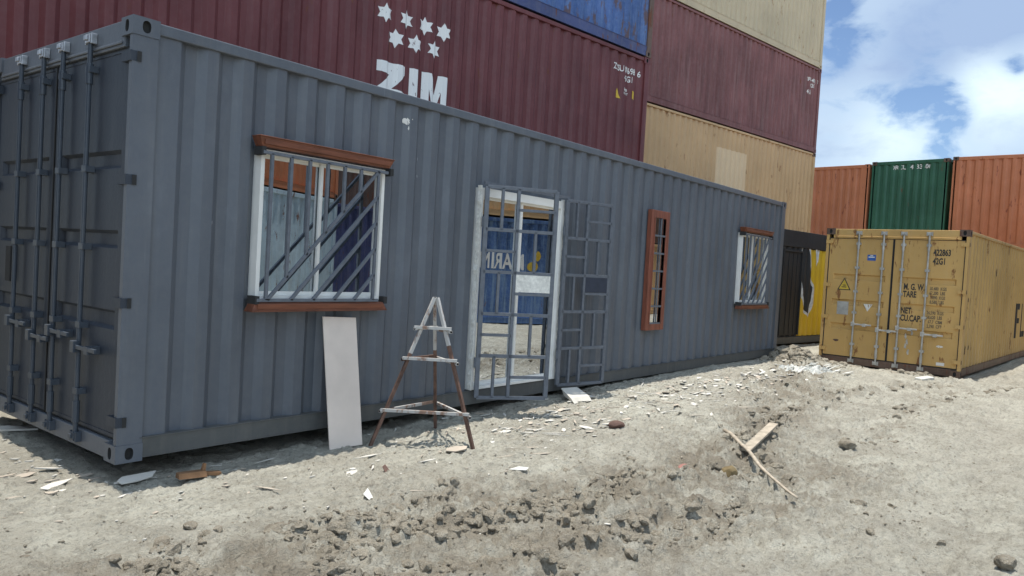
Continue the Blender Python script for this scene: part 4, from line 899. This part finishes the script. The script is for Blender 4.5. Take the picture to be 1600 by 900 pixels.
for sub in (1, 2):
    bm = bmesh.new(); bmesh.ops.create_icosphere(bm, subdivisions=sub, radius=1); bm.verts.ensure_lookup_table()
    TPL[sub] = (np.array([v.co[:] for v in bm.verts]), np.array([[v.index for v in f.verts] for f in bm.faces])); bm.free()
CV, CF, nv = [], [], 0; r = random.Random(9)
def add_clod(x, y, s, sd):
    global nv
    rs = np.random.RandomState(sd % 4000000); V, F = TPL[2 if s > .02 else 1]; V = V.copy()
    for _ in range(7):      # chop facets so it reads as a broken lump
        n_ = rs.normal(size=3); n_ /= np.linalg.norm(n_); d = rs.uniform(.45, .9); k = V@n_; V -= np.outer(np.maximum(k-d, 0), n_)
    V *= 1+rs.uniform(-.13, .13, (len(V), 1)); V *= np.array([rs.uniform(.8, 1.4), rs.uniform(.7, 1.1), rs.uniform(.5, .85)])*s*1.25
    th = rs.uniform(0, 3.14); c_, s_ = math.cos(th), math.sin(th); V = np.stack([V[:, 0]*c_-V[:, 1]*s_, V[:, 0]*s_+V[:, 1]*c_, V[:, 2]], -1)+np.array([x, y, gz(x, y)+s*.15])
    CV.append(V); CF.append(F+nv); nv += len(V)
cnt = 0
while cnt < 1700:
    t = r.random()*.98; k = int(t*(len(BAND)-1)); f = t*(len(BAND)-1)-k
    if r.random() < .5: k = r.choice([1, 2, 3, 4, 5, 6, 7]); f = r.random()
    a, b = BAND[k], BAND[min(k+1, len(BAND)-1)]; x, y = a*(1-f)+b*f; y += r.gauss(0, .27); x += r.gauss(0, .1)
    if float(fbm(np.array(x*2.3), np.array(y*3.3), 3, 161)) < .52+.05*(x > 5): continue
    add_clod(x, y, .007*(6.5**(r.random()**2.1)), r.randrange(1 << 20)); cnt += 1
for _ in range(3200):
    x = r.uniform(-1.5, 7); y = r.uniform(-4.4, -.3); add_clod(x, y, .003*(4**(r.random()**2)), r.randrange(1 << 20))
for _ in range(2200):
    x = r.uniform(-1.3, 3.6); y = -1.75-.16*x-abs(r.gauss(0, .60))
    if float(fbm(np.array(x*2.6), np.array(y*3.6), 3, 261)) < .53: continue
    add_clod(x, y, .006*(7**(r.random()**2.1)), r.randrange(1 << 20))
for _ in range(260):
    x = r.gauss(11.9, .35); y = r.gauss(-.5, .3); y = min(y, -.08); add_clod(x, y, .02*(4**(r.random()**1.6)), r.randrange(1 << 20))
for P_, n_ in zip(SIDE, (520, 620, 240)):
    for _ in range(n_):
        k = r.randrange(len(P_)-1); f = r.random(); a, b = P_[k], P_[k+1]; x, y = a*(1-f)+b*f; y += r.gauss(0, .13)
        if float(fbm(np.array(x*2.4), np.array(y*3.0), 3, 361)) < .50: continue
        add_clod(x, y, .007*(7**(r.random()**2.0)), r.randrange(1 << 20))
for _ in range(70):
    x = r.uniform(12.2, 13.3); y = r.uniform(-2.9, -.4)*1; add_clod(x, y, .02*(3**(r.random()**1.6)), r.randrange(1 << 20))
me = bpy.data.meshes.new('mud_clods'); me.from_pydata(np.concatenate(CV).tolist(), [], np.concatenate(CF).tolist()); me.materials.append(M['clod']); o = bpy.data.objects.new('mud_clods', me); COL.objects.link(o)
tag(o, 'dried mud clods of all sizes along the churned ridge', 'clods', kind='stuff')
